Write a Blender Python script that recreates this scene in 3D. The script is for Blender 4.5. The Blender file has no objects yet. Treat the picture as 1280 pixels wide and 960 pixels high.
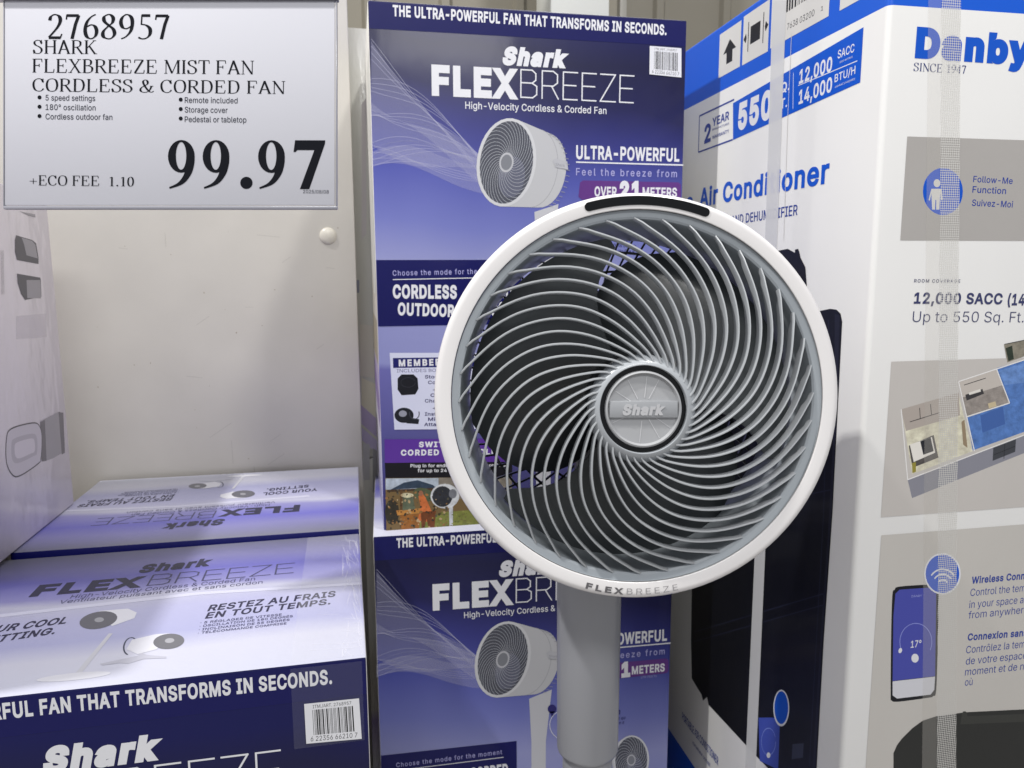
import bpy, bmesh, math, random
from mathutils import Vector, Matrix
from mathutils.geometry import delaunay_2d_cdt
random.seed(7)
S = bpy.context.scene
C = S.collection
PI = math.pi

# ---------------------------------------------------------------- camera
FPX, PITCH, ROLL, YAW = 948.0, 8.2539, -0.2983, 11.461
H = 1.0222                                     # eye height above the floor
def cam_axes():
    p, r, y = (math.radians(a) for a in (PITCH, ROLL, YAW))
    F = Vector((math.sin(y)*math.cos(p), math.cos(y)*math.cos(p), -math.sin(p)))
    R0 = Vector((math.cos(y), -math.sin(y), 0)); U0 = R0.cross(F)
    return R0*math.cos(r)+U0*math.sin(r), -R0*math.sin(r)+U0*math.cos(r), F
CR, CU, CF = cam_axes()
CAM = Vector((0, 0, H))
cam = bpy.data.cameras.new('camera'); cam.sensor_width = 36; cam.lens = FPX/1280*36
cam.clip_start = .01; cam.clip_end = 60
co = bpy.data.objects.new('camera', cam); C.objects.link(co)
M = Matrix((( CR.x, CU.x, -CF.x), (CR.y, CU.y, -CF.y), (CR.z, CU.z, -CF.z))).to_4x4(); M.translation = CAM
co.matrix_world = M; S.camera = co
cam.dof.use_dof = True; cam.dof.focus_distance = .66; cam.dof.aperture_fstop = 14

# ---------------------------------------------------------------- light
w = bpy.data.worlds.new('World'); S.world = w; w.use_nodes = True
w.node_tree.nodes['Background'].inputs[0].default_value = (.90, .93, 1.0, 1)
w.node_tree.nodes['Background'].inputs[1].default_value = .50
def area(name, loc, aim, size, power, col=(1, .985, .96), sy=None):
    l = bpy.data.lights.new(name, 'AREA'); l.size = size; l.energy = power; l.color = col
    if sy: l.shape = 'RECTANGLE'; l.size_y = sy
    o = bpy.data.objects.new(name, l); C.objects.link(o); o.location = loc
    o.rotation_euler = (Vector(aim)-Vector(loc)).to_track_quat('-Z', 'Y').to_euler()
    return o
area('front_fill', (-1.5, .45, H+2.4), (-.2, 1.0, H-.2), .10, 70)
area('front_fill', (1.03, -.28, H+2.77), (.2, 1.0, H), .26, 46)
area('front_fill', (-.1, -1.3, H+1.9), (.2, .9, H-.1), 1.3, 31, (1, .99, .97), .4)  # unseen soft fill, added to brighten the fronts
S.view_settings.view_transform = 'Standard'; S.view_settings.look = 'None'
S.view_settings.exposure = 0; S.view_settings.gamma = 1

# ---------------------------------------------------------------- materials
def lin(c):
    return tuple(((x/255)/12.92 if x/255 <= .04045 else ((x/255+.055)/1.055)**2.4) for x in c)
MC = {}
def mat(name, col, rough=.5, coat=0, bump=0, bscale=30, metal=0, var=0, stretch=(1, 1, 1), alpha=1, spec=.5, emit=None):
    """plain procedural surface: colour with faint mottling, fine relief"""
    if name in MC: return MC[name]
    m = bpy.data.materials.new(name); m.use_nodes = True; nt = m.node_tree; N = nt.nodes; L = nt.links
    b = N['Principled BSDF']; c = lin(col)+(1,)
    b.inputs['Base Color'].default_value = c; b.inputs['Roughness'].default_value = rough
    b.inputs['Metallic'].default_value = metal; b.inputs['Coat Weight'].default_value = coat
    b.inputs['Coat Roughness'].default_value = .12; b.inputs['Specular IOR Level'].default_value = spec
    b.inputs['Alpha'].default_value = alpha
    tc = N.new('ShaderNodeTexCoord'); mp = N.new('ShaderNodeMapping'); mp.inputs['Scale'].default_value = stretch
    L.new(tc.outputs['Object'], mp.inputs[0])
    if var:
        n = N.new('ShaderNodeTexNoise'); n.inputs['Scale'].default_value = 9; n.inputs['Detail'].default_value = 5
        L.new(mp.outputs[0], n.inputs[0])
        mx = N.new('ShaderNodeMix'); mx.data_type = 'RGBA'
        mx.inputs[6].default_value = tuple(x*(1-var) for x in c[:3])+(1,); mx.inputs[7].default_value = tuple(min(1, x*(1+var)) for x in c[:3])+(1,)
        L.new(n.outputs[0], mx.inputs[0]); L.new(mx.outputs[2], b.inputs['Base Color'])
    if bump:
        n2 = N.new('ShaderNodeTexNoise'); n2.inputs['Scale'].default_value = bscale; n2.inputs['Detail'].default_value = 3
        L.new(mp.outputs[0], n2.inputs[0])
        bp = N.new('ShaderNodeBump'); bp.inputs['Strength'].default_value = bump; bp.inputs['Distance'].default_value = .004
        L.new(n2.outputs[0], bp.inputs['Height']); L.new(bp.outputs[0], b.inputs['Normal'])
        if coat: L.new(bp.outputs[0], b.inputs['Coat Normal'])
    MC[name] = m
    return m
def ink(col, name=None):
    """printed ink under glossy film"""
    n = name or 'ink_%02x%02x%02x' % tuple(int(x) for x in col)
    return mat(n, col, .42, .12, .10, 26, var=.04, stretch=(1, 1, .5), spec=.28)
def ramp_mat(name, axis, stops, rough=.40, tilt=0, coat=.14, bump=.14, bscale=22):
    """artwork gradient printed on a carton; runs along the box's own axis"""
    m = bpy.data.materials.new(name); m.use_nodes = True; nt = m.node_tree; N = nt.nodes; L = nt.links
    b = N['Principled BSDF']; b.inputs['Roughness'].default_value = rough; b.inputs['Coat Weight'].default_value = coat
    b.inputs['Coat Roughness'].default_value = .12; b.inputs['Specular IOR Level'].default_value = .3
    tc = N.new('ShaderNodeTexCoord'); sp = N.new('ShaderNodeSeparateXYZ'); L.new(tc.outputs['Object'], sp.inputs[0])
    n = N.new('ShaderNodeTexNoise'); n.inputs['Scale'].default_value = 5; L.new(tc.outputs['Object'], n.inputs[0])
    a = N.new('ShaderNodeMath'); a.operation = 'MULTIPLY_ADD'; a.inputs[1].default_value = tilt
    L.new(sp.outputs[0], a.inputs[0]); L.new(sp.outputs[axis], a.inputs[2])
    a2 = N.new('ShaderNodeMath'); a2.operation = 'MULTIPLY_ADD'; a2.inputs[1].default_value = .05
    L.new(n.outputs[0], a2.inputs[0]); L.new(a.outputs[0], a2.inputs[2])
    lo = min(s[0] for s in stops); hi = max(s[0] for s in stops)
    mr = N.new('ShaderNodeMapRange'); mr.inputs[1].default_value = lo+.025; mr.inputs[2].default_value = hi+.025
    L.new(a2.outputs[0], mr.inputs[0])
    cr = N.new('ShaderNodeValToRGB'); L.new(mr.outputs[0], cr.inputs[0]); e = cr.color_ramp.elements
    st = sorted(stops)
    for i, (p, c) in enumerate(st):
        q = (p-lo)/(hi-lo)
        el = e[i] if i < 2 else e.new(q)
        el.position = q; el.color = lin(c)+(1,)
    L.new(cr.outputs[0], b.inputs['Base Color'])
    n2 = N.new('ShaderNodeTexNoise'); n2.inputs['Scale'].default_value = bscale; n2.inputs['Detail'].default_value = 3
    mp = N.new('ShaderNodeMapping'); mp.inputs['Scale'].default_value = (1, 1, .4)
    L.new(tc.outputs['Object'], mp.inputs[0]); L.new(mp.outputs[0], n2.inputs[0])
    bp = N.new('ShaderNodeBump'); bp.inputs['Strength'].default_value = bump; bp.inputs['Distance'].default_value = .004
    L.new(n2.outputs[0], bp.inputs['Height']); L.new(bp.outputs[0], b.inputs['Normal']); L.new(bp.outputs[0], b.inputs['Coat Normal'])
    return m
def film(name, col, fac, mesh=False):
    """translucent print or plastic tape: lets part of what lies below show"""
    m = bpy.data.materials.new(name); m.use_nodes = True; nt = m.node_tree; N = nt.nodes; L = nt.links
    b = N['Principled BSDF']; b.inputs['Base Color'].default_value = lin(col)+(1,); b.inputs['Roughness'].default_value = .25
    b.inputs['Alpha'].default_value = fac
    if mesh:
        tc = N.new('ShaderNodeTexCoord'); mp = N.new('ShaderNodeMapping'); mp.inputs['Rotation'].default_value = (0, PI/4, 0)
        L.new(tc.outputs['Object'], mp.inputs[0])
        ch = N.new('ShaderNodeTexChecker'); ch.inputs['Scale'].default_value = 620; L.new(mp.outputs[0], ch.inputs[0])
        mr = N.new('ShaderNodeMapRange'); mr.inputs[3].default_value = fac-.28; mr.inputs[4].default_value = min(1, fac+.30)
        L.new(ch.outputs[1], mr.inputs[0]); L.new(mr.outputs[0], b.inputs['Alpha'])
    return m

# ---------------------------------------------------------------- mesh helpers
def empty(name, loc, label, cat, group=None, rz=0):
    o = bpy.data.objects.new(name, None); C.objects.link(o); o.location = loc; o.rotation_euler = (0, 0, rz)
    o.empty_display_size = .05; o['label'] = label; o['category'] = cat
    if group: o['group'] = group
    return o
def mk(name, vs, fs, m, parent=None, smooth=None, idx=None, kind=None, loc=None):
    me = bpy.data.meshes.new(name); me.from_pydata([tuple(v) for v in vs], [], fs)
    for x in (m if isinstance(m, (list, tuple)) else [m]): me.materials.append(x)
    if idx: me.polygons.foreach_set('material_index', idx)
    if smooth is not None:
        me.polygons.foreach_set('use_smooth', [True]*len(me.polygons)); me.set_sharp_from_angle(angle=math.radians(smooth))
    me.update(); o = bpy.data.objects.new(name, me); C.objects.link(o)
    if parent: o.parent = parent
    if kind: o['kind'] = kind
    if loc: o.location = loc
    return o
def box_mesh(x0, x1, y0, y1, z0, z1, bev=0, seg=2):
    bm = bmesh.new(); bmesh.ops.create_cube(bm, size=1)
    for v in bm.verts:
        v.co = Vector(((x0+x1)/2+v.co.x*(x1-x0), (y0+y1)/2+v.co.y*(y1-y0), (z0+z1)/2+v.co.z*(z1-z0)))
    if bev: bmesh.ops.bevel(bm, geom=list(bm.edges), offset=bev, segments=seg, affect='EDGES', profile=.5)
    bmesh.ops.recalc_face_normals(bm, faces=bm.faces)
    return bm
def obj_bm(name, bm, mats, parent=None, pick=None, smooth=30, kind=None):
    me = bpy.data.meshes.new(name)
    for x in (mats if isinstance(mats, (list, tuple)) else [mats]): me.materials.append(x)
    if pick:
        for f in bm.faces: f.material_index = pick(f)
    bm.to_mesh(me); bm.free()
    me.polygons.foreach_set('use_smooth', [True]*len(me.polygons)); me.set_sharp_from_angle(angle=math.radians(smooth))
    o = bpy.data.objects.new(name, me); C.objects.link(o)
    if parent: o.parent = parent
    if kind: o['kind'] = kind
    return o

# ---------------------------------------------------------------- lettering: sans from the built-in font, serif drawn below
GL = {}
# outlines of plain sans capitals, small letters and digits (advance | contour | contour ...), 1000 to the em
OUTL = {l[0]: (float(l[1:].split('|')[0])/1000, [[tuple(float(v)/1000 for v in p.split(',')) for p in c.split(' ')] for c in l.split('|')[1:] if c]) for l in '''A480|16,0 201,509 276,509 463,0 395,0 287,302 264,372 232,478 245,478 213,371 191,302 85,0|110,142 110,199 370,199 370,142
B457|60,0 60,509 241,509 266,508 289,504 310,499 329,491 345,481 359,469 371,456 381,442 388,426 394,410 397,392 398,374 395,344 387,320 356,286 315,267 315,262 339,257 363,245 385,227 402,203 409,189 414,173 417,155 418,136 417,117 413,100 408,83 400,67 390,52 377,39 362,28 344,18 324,10 301,4 275,1 247,0|125,57 245,57 272,58 296,63 315,70 330,80 341,92 349,105 354,120 355,137 352,161 342,184 327,203 306,218 279,228 248,231 125,231|125,285 238,285 288,296 308,309 323,326 333,348 336,372 334,388 330,403 323,417 313,429 299,439 283,446 263,450 240,452 125,452
C510|267,-7 235,-5 205,1 177,11 150,25 126,42 104,63 86,88 70,115 57,146 48,179 42,215 40,254 42,293 48,329 57,362 70,393 86,421 104,445 126,466 150,484 177,498 205,508 235,514 267,516 340,504 357,498 373,490 388,481 402,471 415,460 427,447 438,433 448,418 456,402 463,385 469,367 473,348 408,348 389,395 357,428 315,449 267,456 245,454 223,450 203,443 184,432 166,419 150,403 137,385 125,364 116,340 109,314 105,285 103,254 105,223 109,194 116,168 125,145 137,123 151,105 166,89 184,76 203,66 223,59 245,54 267,53 315,60 357,81 389,114 408,160 473,160 469,142 463,124 457,107 448,91 438,76 428,62 416,49 402,38 388,28 373,19 357,11 341,5 323,0 305,-4 286,-6
D503|219,0 96,0 96,57 215,57 244,58 272,63 296,70 318,81 337,94 354,110 368,128 379,149 388,172 394,198 398,226 399,255 398,285 394,312 388,337 379,361 368,381 354,399 338,415 320,428 299,438 275,446 249,450 221,452 93,452 93,509 225,509 261,507 294,501 325,492 353,478 377,461 399,441 418,418 433,391 446,361 455,329 460,293 462,255 460,217 455,181 446,149 433,119 417,92 398,68 376,48 351,31 322,17 291,8 256,2|125,509 125,0 60,0 60,509
E419|60,0 60,509 372,509 372,452 125,452 125,286 355,286 355,229 125,229 125,57 375,57 375,0
F410|60,0 60,509 369,509 369,452 125,452 125,278 346,278 346,221 125,221 125,0
G521|269,-7 236,-5 205,1 176,11 149,25 125,43 104,64 85,88 69,116 57,146 47,179 42,215 40,254 42,293 47,329 57,362 69,393 85,421 103,445 125,466 149,484 175,498 203,508 233,514 265,516 285,515 304,513 322,509 340,504 358,497 374,489 389,480 403,469 416,458 429,445 439,431 449,416 458,401 465,384 470,367 474,349 408,349 387,393 356,427 315,448 265,456 243,454 222,450 202,443 183,432 166,419 150,404 137,385 125,364 116,340 109,314 105,285 103,254 105,223 109,194 116,168 125,145 137,124 151,105 166,90 184,76 203,66 224,59 246,54 269,53 290,54 309,57 328,63 345,71 360,81 374,93 386,107 396,123 404,141 410,160 414,180 415,202 434,199 283,199 283,256 478,256 478,200 476,170 471,141 463,115 451,91 436,69 419,50 399,33 377,19 352,8 326,0 298,-5
H517|60,0 60,509 125,509 125,289 392,289 392,509 457,509 457,0 392,0 392,232 125,232 125,0
I301|31,0 31,57 118,57 118,452 31,452 31,509 269,509 269,452 183,452 183,57 269,57 269,0
J397|185,-7 153,-4 124,3 98,15 75,33 57,55 44,81 36,111 33,145 33,173 98,173 98,145 99,123 104,104 111,88 122,74 134,64 149,56 166,51 185,50 204,51 220,56 235,64 248,74 258,88 266,104 270,123 272,145 272,509 336,509 336,145 334,111 326,81 313,55 294,33 271,15 246,3 217,-4
K467|104,145 104,216 139,261 174,303 212,344 364,509 448,509 231,276 228,276|60,0 60,509 125,509 125,334 124,225 125,193 125,0|372,0 188,259 228,309 449,0
L393|60,0 60,509 125,509 125,57 361,57 361,0
M629|60,0 60,509 152,509 277,187 287,159 299,123 311,84 322,49 307,49 318,83 330,121 342,158 352,187 476,509 568,509 568,0 504,0 504,291 504,327 505,369 506,413 507,457 513,457 498,409 482,363 467,322 456,291 342,0 286,0 170,291 159,321 145,361 129,408 112,457 119,457 120,416 121,372 122,328 122,291 122,0
N524|60,0 60,509 136,509 343,183 363,151 388,107 414,55 405,54 401,108 399,157 399,195 399,509 463,509 463,0 387,0 202,290 177,331 148,381 108,452 119,454 122,384 124,328 125,291 125,0
O534|267,-7 235,-5 205,1 177,11 150,25 126,42 105,63 86,88 70,115 57,146 48,179 42,215 40,254 42,293 48,329 57,362 70,393 86,421 105,445 126,466 150,484 177,498 205,508 235,514 267,516 299,514 329,508 357,498 384,484 408,466 429,445 448,421 464,393 477,362 486,329 491,293 493,254 491,215 486,179 477,146 464,115 448,88 429,63 408,42 384,25 357,11 329,1 299,-5|267,53 289,54 310,59 330,66 349,76 367,89 383,105 396,123 408,144 418,168 425,194 429,223 430,254 429,286 425,314 418,341 408,365 396,386 383,404 367,420 349,433 330,443 310,450 289,454 267,456 245,454 223,450 203,443 184,433 167,420 151,404 137,385 125,364 116,340 109,314 105,285 103,254 105,223 109,194 116,168 125,144 137,123 151,105 167,89 184,76 203,66 223,59 245,54
P445|60,0 60,509 235,509 263,507 289,503 312,497 332,487 350,476 366,462 379,447 390,430 398,411 404,391 407,370 409,348 407,325 404,304 398,284 390,265 379,248 366,233 350,219 332,207 312,198 289,191 263,187 235,186 109,186 109,242 233,242 252,243 269,246 284,250 297,256 318,272 333,294 342,319 344,348 342,376 333,402 318,423 297,439 284,444 268,449 251,451 232,452 125,452 125,0
Q534|245,159 313,159 369,85 384,65 468,-48 401,-48 346,27 331,46|267,-7 235,-5 205,1 177,11 150,25 126,42 105,63 86,88 70,115 57,146 48,179 42,215 40,254 42,293 48,329 57,362 70,393 86,421 105,445 126,466 150,484 177,498 205,508 235,514 267,516 299,514 329,508 357,498 384,484 408,466 429,445 448,421 464,393 477,362 486,329 491,293 493,254 491,215 486,179 477,146 464,115 448,88 429,63 408,42 384,25 357,11 329,1 299,-5|267,53 289,54 310,59 330,66 349,76 367,89 383,105 396,123 408,144 418,168 425,194 429,223 430,254 429,286 425,314 418,341 408,365 396,386 383,404 367,420 349,433 330,443 310,450 289,454 267,456 245,454 223,450 203,443 184,433 167,420 151,404 137,385 125,364 116,340 109,314 105,285 103,254 105,223 109,194 116,168 125,144 137,123 151,105 167,89 184,76 203,66 223,59 245,54
R449|60,0 60,509 236,509 264,507 290,504 313,497 333,489 351,478 367,465 380,450 390,433 399,415 405,395 408,374 409,352 408,330 405,309 399,290 390,271 380,255 367,240 351,228 333,217 312,209 289,203 264,199 236,198 96,198 96,255 234,255 252,256 269,258 284,262 298,267 319,281 334,300 342,324 345,352 342,380 334,405 319,425 298,440 284,445 269,449 252,451 233,452 125,452 125,0|353,0 230,229 303,229 428,0
S447|224,-9 197,-8 172,-4 149,1 128,9 108,19 91,31 76,45 64,60 54,77 46,96 41,115 38,137 104,137 110,110 123,88 142,71 166,59 224,49 241,50 257,52 272,55 286,60 311,74 329,92 341,114 346,139 342,161 332,179 296,205 245,222 184,239 154,249 128,260 105,274 86,289 71,307 60,326 54,348 52,372 53,393 58,413 65,431 75,448 87,463 102,476 119,488 138,498 158,506 180,511 203,514 227,516 252,514 275,511 296,505 316,498 334,488 351,476 365,463 377,449 387,433 394,415 399,397 401,378 337,378 334,396 326,412 316,426 302,437 286,447 267,453 247,457 225,459 194,456 167,448 145,435 129,418 118,398 115,376 119,352 131,334 169,308 212,293 264,279 312,264 359,238 395,198 401,185 405,171 407,155 408,139 407,118 403,99 396,81 386,64 374,48 360,34 343,21 323,11 302,2 278,-4 252,-8
T449|32,452 32,509 417,509 417,452 257,452 257,0 193,0 193,452
U518|259,-8 230,-7 203,-2 177,5 154,15 133,28 114,43 98,60 85,80 74,101 66,124 62,148 60,173 60,509 124,509 124,178 125,160 128,144 133,128 141,113 150,99 160,87 173,77 187,68 203,61 220,56 239,53 259,52 279,53 298,56 315,61 331,68 345,77 357,87 368,99 377,113 384,128 389,144 392,160 393,178 393,509 457,509 457,173 456,148 451,124 443,101 433,80 419,60 403,43 384,28 363,15 340,5 315,-2 288,-7
V480|204,0 16,509 84,509 192,206 215,137 248,31 235,31 267,138 290,206 395,509 463,509 278,0
W687|155,0 16,509 82,509 163,196 175,145 187,94 197,40 189,40 200,94 211,145 224,196 306,509 380,509 462,196 474,145 486,94 497,40 488,40 499,94 510,145 523,196 603,509 670,509 530,0 455,0 368,323 351,391 336,475 350,475 335,395 318,323 230,0
X475|18,0 217,284 217,236 29,509 104,509 178,400 204,361 223,329 243,292 232,292 252,329 272,361 298,400 374,509 446,509 259,239 259,287 456,0 382,0 292,129 268,165 250,195 230,231 244,231 225,196 206,166 182,129 91,0
Y472|203,0 203,208 16,509 91,509 192,344 222,292 250,230 224,230 251,293 280,344 381,509 455,509 268,208 268,0
Z439|42,0 42,46 273,385 306,431 341,476 348,454 285,452 223,452 40,452 40,509 397,509 397,462 169,129 134,81 97,33 90,54 152,57 214,57 399,57 399,0
a390|160,-9 142,-8 126,-5 110,-1 94,5 80,12 68,22 57,32 48,45 40,58 35,73 31,90 30,108 34,138 43,161 58,179 78,193 125,211 178,220 234,227 265,235 273,243 276,255 276,257 267,297 240,322 196,331 149,322 118,301 100,274 41,291 48,308 57,322 67,335 79,346 91,355 104,364 118,370 133,375 194,384 239,379 286,360 306,343 322,320 329,306 333,290 336,272 337,251 337,0 277,0 277,52 272,52 252,25 215,1|170,45 202,49 228,59 248,74 263,93 272,115 276,138 276,190 259,182 231,176 200,171 175,168 134,159 103,139 95,124 92,105 102,72 130,52
b425|229,-8 198,-5 172,4 138,31 118,59 112,59 112,0 53,0 53,509 114,509 114,319 118,319 137,346 171,373 197,381 229,384 252,383 274,378 294,371 313,361 330,347 345,332 359,313 370,293 379,270 385,245 389,218 390,189 389,160 385,133 379,108 370,84 359,64 346,45 330,29 313,16 294,5 274,-2 252,-7|220,47 237,48 253,51 267,57 279,66 291,76 301,88 309,101 316,117 321,133 325,151 327,170 328,189 327,209 325,227 321,245 316,261 309,276 301,290 291,301 280,311 267,319 253,325 237,329 220,330 203,329 188,325 174,320 161,312 150,302 140,291 132,278 125,263 120,247 116,229 113,210 113,189 113,169 116,150 120,132 125,115 132,100 140,86 150,75 162,65 174,57 188,51 204,48
c396|207,-8 182,-7 159,-2 137,6 117,16 98,30 82,46 68,64 56,85 46,108 40,133 36,159 34,187 36,216 40,243 46,268 56,291 68,312 82,330 98,346 117,360 137,371 159,378 182,383 207,384 260,377 305,356 340,322 362,277 303,262 290,289 270,311 242,325 207,330 189,329 173,325 158,319 145,310 134,300 124,287 115,274 108,258 103,242 99,224 97,206 96,187 97,169 99,151 103,134 108,117 115,102 124,89 134,76 145,66 158,57 173,51 189,48 207,46 243,52 271,66 292,89 304,117 363,102 341,56 306,21 261,-1
d425|195,-8 172,-7 151,-2 130,5 111,16 94,29 79,45 66,64 55,84 46,108 39,133 35,160 34,189 35,218 39,245 46,270 55,293 66,313 79,332 95,347 112,361 131,371 151,378 173,383 196,384 228,381 253,373 287,346 306,319 311,319 311,509 372,509 372,0 313,0 313,59 307,59 287,31 252,4 227,-5|205,47 221,48 236,51 250,57 263,65 274,75 284,86 293,100 299,115 305,132 309,150 311,169 312,189 311,210 309,229 305,247 300,263 293,278 284,291 275,302 263,312 251,320 237,325 221,329 205,330 187,329 172,325 157,319 145,311 133,301 124,290 115,276 108,261 103,245 99,227 97,209 96,189 97,170 99,151 103,133 109,117 115,101 124,88 134,76 145,66 158,57 172,51 188,48
e404|212,-8 185,-7 161,-2 138,6 117,16 98,30 82,46 68,64 56,85 46,108 40,132 35,159 34,187 35,215 39,242 46,267 55,290 67,311 81,329 97,346 115,359 135,370 157,378 180,383 205,384 266,374 280,368 294,361 307,351 319,341 331,329 341,315 350,299 357,282 363,263 368,242 370,219 371,194 371,169 75,169 75,221 338,221 310,202 309,220 307,237 303,254 298,269 283,294 263,314 237,326 205,330 189,329 173,326 159,321 146,313 125,294 109,270 99,241 96,211 96,178 97,157 100,139 104,122 110,106 118,92 128,80 139,70 151,61 165,55 179,50 195,47 212,46 254,53 285,73 306,105 365,91 353,63 335,39 324,29 311,19 298,11 283,4 266,-1 249,-5 231,-7
f254|228,379 228,327 6,327 6,379|81,0 81,432 84,461 96,486 113,505 135,519 187,530 222,527 243,521 227,468 215,472 195,474 171,470 154,460 145,443 142,419 142,0
g425|207,-151 187,-150 168,-148 150,-144 134,-140 82,-110 51,-69 101,-41 122,-66 154,-88 207,-97 229,-96 249,-92 267,-85 282,-75 295,-62 304,-47 310,-28 311,-6 311,68 306,68 287,41 252,16 227,8 195,5 173,6 152,10 132,17 113,27 95,39 80,53 67,71 55,90 46,112 39,136 35,163 34,191 35,220 39,246 46,271 55,293 66,314 80,332 95,347 112,361 131,371 152,378 173,383 196,384 228,382 253,373 288,346 308,319 313,319 313,379 372,379 372,-9 371,-32 367,-54 360,-73 350,-90 338,-104 324,-117 308,-127 291,-136 271,-142 251,-147 229,-150|205,59 222,60 237,63 251,68 264,75 285,95 300,121 305,137 309,154 312,172 312,193 312,212 309,231 305,248 300,264 293,278 285,291 275,303 264,312 251,320 237,325 222,329 205,330 188,329 172,325 158,320 145,312 134,302 124,290 115,277 109,262 103,246 99,229 97,212 96,193 97,173 99,155 103,138 109,123 124,96 145,76 158,68 172,63 188,60
h410|114,227 114,0 53,0 53,509 114,509 114,287 102,287 112,312 124,332 137,349 152,362 169,372 187,379 207,383 227,384 246,383 264,380 280,376 295,369 309,360 321,349 332,336 341,321 348,304 353,285 356,264 357,240 357,0 296,0 296,235 295,256 290,275 283,291 273,304 260,315 246,323 229,328 210,329 184,326 161,317 141,303 126,283 117,257
i167|53,0 53,379 114,379 114,0|84,443 67,446 54,455 44,468 41,483 44,499 54,512 67,521 84,524 100,521 114,512 123,499 126,483 123,468 114,455 100,446
j167|53,379 114,379 114,-30 113,-47 111,-63 107,-77 102,-90 86,-113 65,-129 52,-135 37,-139 21,-142 4,-143 -10,-143 -10,-87 2,-87 25,-83 40,-72 50,-54 53,-29|83,443 67,446 53,455 44,468 41,483 44,499 53,512 67,521 83,524 100,521 114,512 123,499 126,483 123,468 114,455 100,446
k381|110,137 110,212 121,212 284,379 360,379 184,199 177,199|53,0 53,509 114,509 114,0|294,0 148,186 191,229 372,0
l190|139,-2 119,-1 101,3 86,10 74,20 65,33 58,47 54,65 53,84 53,509 114,509 114,99 120,62 130,54 146,52 160,53 170,54 181,3 162,-1
m610|53,0 53,379 112,379 112,295 108,295 118,323 132,346 172,376 219,386 239,385 257,380 273,372 287,361 299,347 309,331 316,314 321,295 312,295 322,321 337,343 381,375 437,386 453,385 468,383 483,378 497,372 510,364 522,354 532,342 541,328 548,313 553,296 556,276 557,255 557,0 496,0 496,254 494,273 490,289 483,302 473,313 447,326 419,330 395,328 374,320 345,290 335,247 335,0 274,0 274,260 269,288 253,311 229,326 199,330 158,320 140,307 126,289 117,266 114,238 114,0
n410|114,227 114,0 53,0 53,379 112,379 112,287 102,287 112,312 124,332 137,349 152,362 169,372 187,379 207,383 227,384 246,383 264,380 280,376 295,369 309,360 321,349 332,336 341,321 348,304 353,285 356,264 357,240 357,0 296,0 296,235 295,256 290,275 283,291 273,304 260,315 246,323 229,328 210,329 184,326 161,317 141,303 126,283 117,257
o416|207,-8 182,-7 159,-2 137,6 117,16 98,30 82,46 68,64 56,85 46,108 40,133 36,159 34,187 36,216 40,243 46,268 56,291 68,312 82,330 98,346 117,360 137,371 159,378 182,383 207,384 233,383 256,378 278,371 299,360 317,346 333,330 347,312 359,291 369,268 376,243 380,216 381,187 380,159 376,133 369,108 359,85 347,64 333,46 317,30 299,16 278,6 256,-2 233,-7|207,46 226,48 242,51 257,57 270,66 282,76 292,89 300,102 307,117 312,134 316,151 318,169 319,187 318,206 316,224 312,242 307,258 300,274 292,287 282,300 270,310 257,319 242,325 226,329 207,330 189,329 173,325 158,319 145,310 134,300 124,287 115,274 108,258 103,242 99,224 97,206 96,187 97,169 99,151 103,134 108,117 115,102 124,89 134,76 145,66 158,57 173,51 189,48
p425|53,-143 53,379 112,379 112,319 118,319 137,346 171,373 197,381 229,384 252,383 274,378 294,371 313,361 330,347 345,332 359,313 370,293 379,270 385,245 389,218 390,189 389,160 385,133 379,108 370,84 359,64 346,45 330,29 313,16 294,5 274,-2 252,-7 229,-8 198,-5 173,4 138,31 118,59 114,59 114,-143|220,47 237,48 253,51 267,57 279,66 291,76 301,88 309,101 316,117 321,133 325,151 327,170 328,189 327,209 325,227 321,245 316,261 309,276 301,290 291,301 280,311 267,319 253,325 237,329 220,330 203,329 188,325 174,320 161,312 150,302 140,291 132,278 125,263 120,247 116,229 113,210 113,189 113,169 116,150 120,132 125,115 132,100 140,86 150,75 162,65 174,57 188,51 204,48
q425|372,-143 311,-143 311,59 306,59 287,31 252,4 227,-5 195,-8 172,-7 151,-2 130,5 111,16 94,29 79,45 66,64 55,84 46,108 39,133 35,160 34,189 35,218 39,245 46,270 55,293 66,313 79,332 95,347 112,361 131,371 151,378 173,383 196,384 228,381 253,373 287,346 307,319 313,319 313,379 372,379|205,47 221,48 236,51 250,57 263,65 274,75 284,86 293,100 299,115 305,132 309,150 311,169 312,189 311,210 309,229 305,247 300,263 293,278 284,291 275,302 263,312 251,320 237,325 221,329 205,330 187,329 172,325 157,319 145,311 133,301 124,290 115,276 108,261 103,245 99,227 97,209 96,189 97,170 99,151 103,133 109,117 115,101 124,88 134,76 145,66 158,57 172,51 188,48
r260|53,0 53,379 112,379 112,321 115,321 130,347 152,367 166,375 181,380 196,384 213,385 229,384 243,384 243,322 230,324 207,326 182,323 159,315 140,301 126,284 117,262 114,237 114,0
s365|182,-8 163,-7 145,-5 128,-2 112,3 98,10 84,18 72,27 62,38 53,50 45,63 40,78 36,94 94,107 105,79 124,60 150,49 181,45 200,46 217,50 232,55 244,62 262,81 268,103 265,121 254,136 237,147 212,155 149,170 125,177 104,186 87,196 72,208 61,222 53,237 48,255 47,274 48,290 51,305 57,319 65,332 75,343 87,354 100,363 115,370 131,377 149,381 167,384 187,384 206,384 223,381 239,378 254,372 279,358 299,339 324,290 268,277 258,298 243,316 219,328 187,333 156,329 131,317 114,299 109,277 112,258 124,243 172,223 229,209 254,202 275,194 292,183 306,171 317,158 325,142 330,125 331,107 330,90 326,75 321,61 312,47 302,35 290,24 276,15 260,6 242,0 223,-5 203,-7
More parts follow.
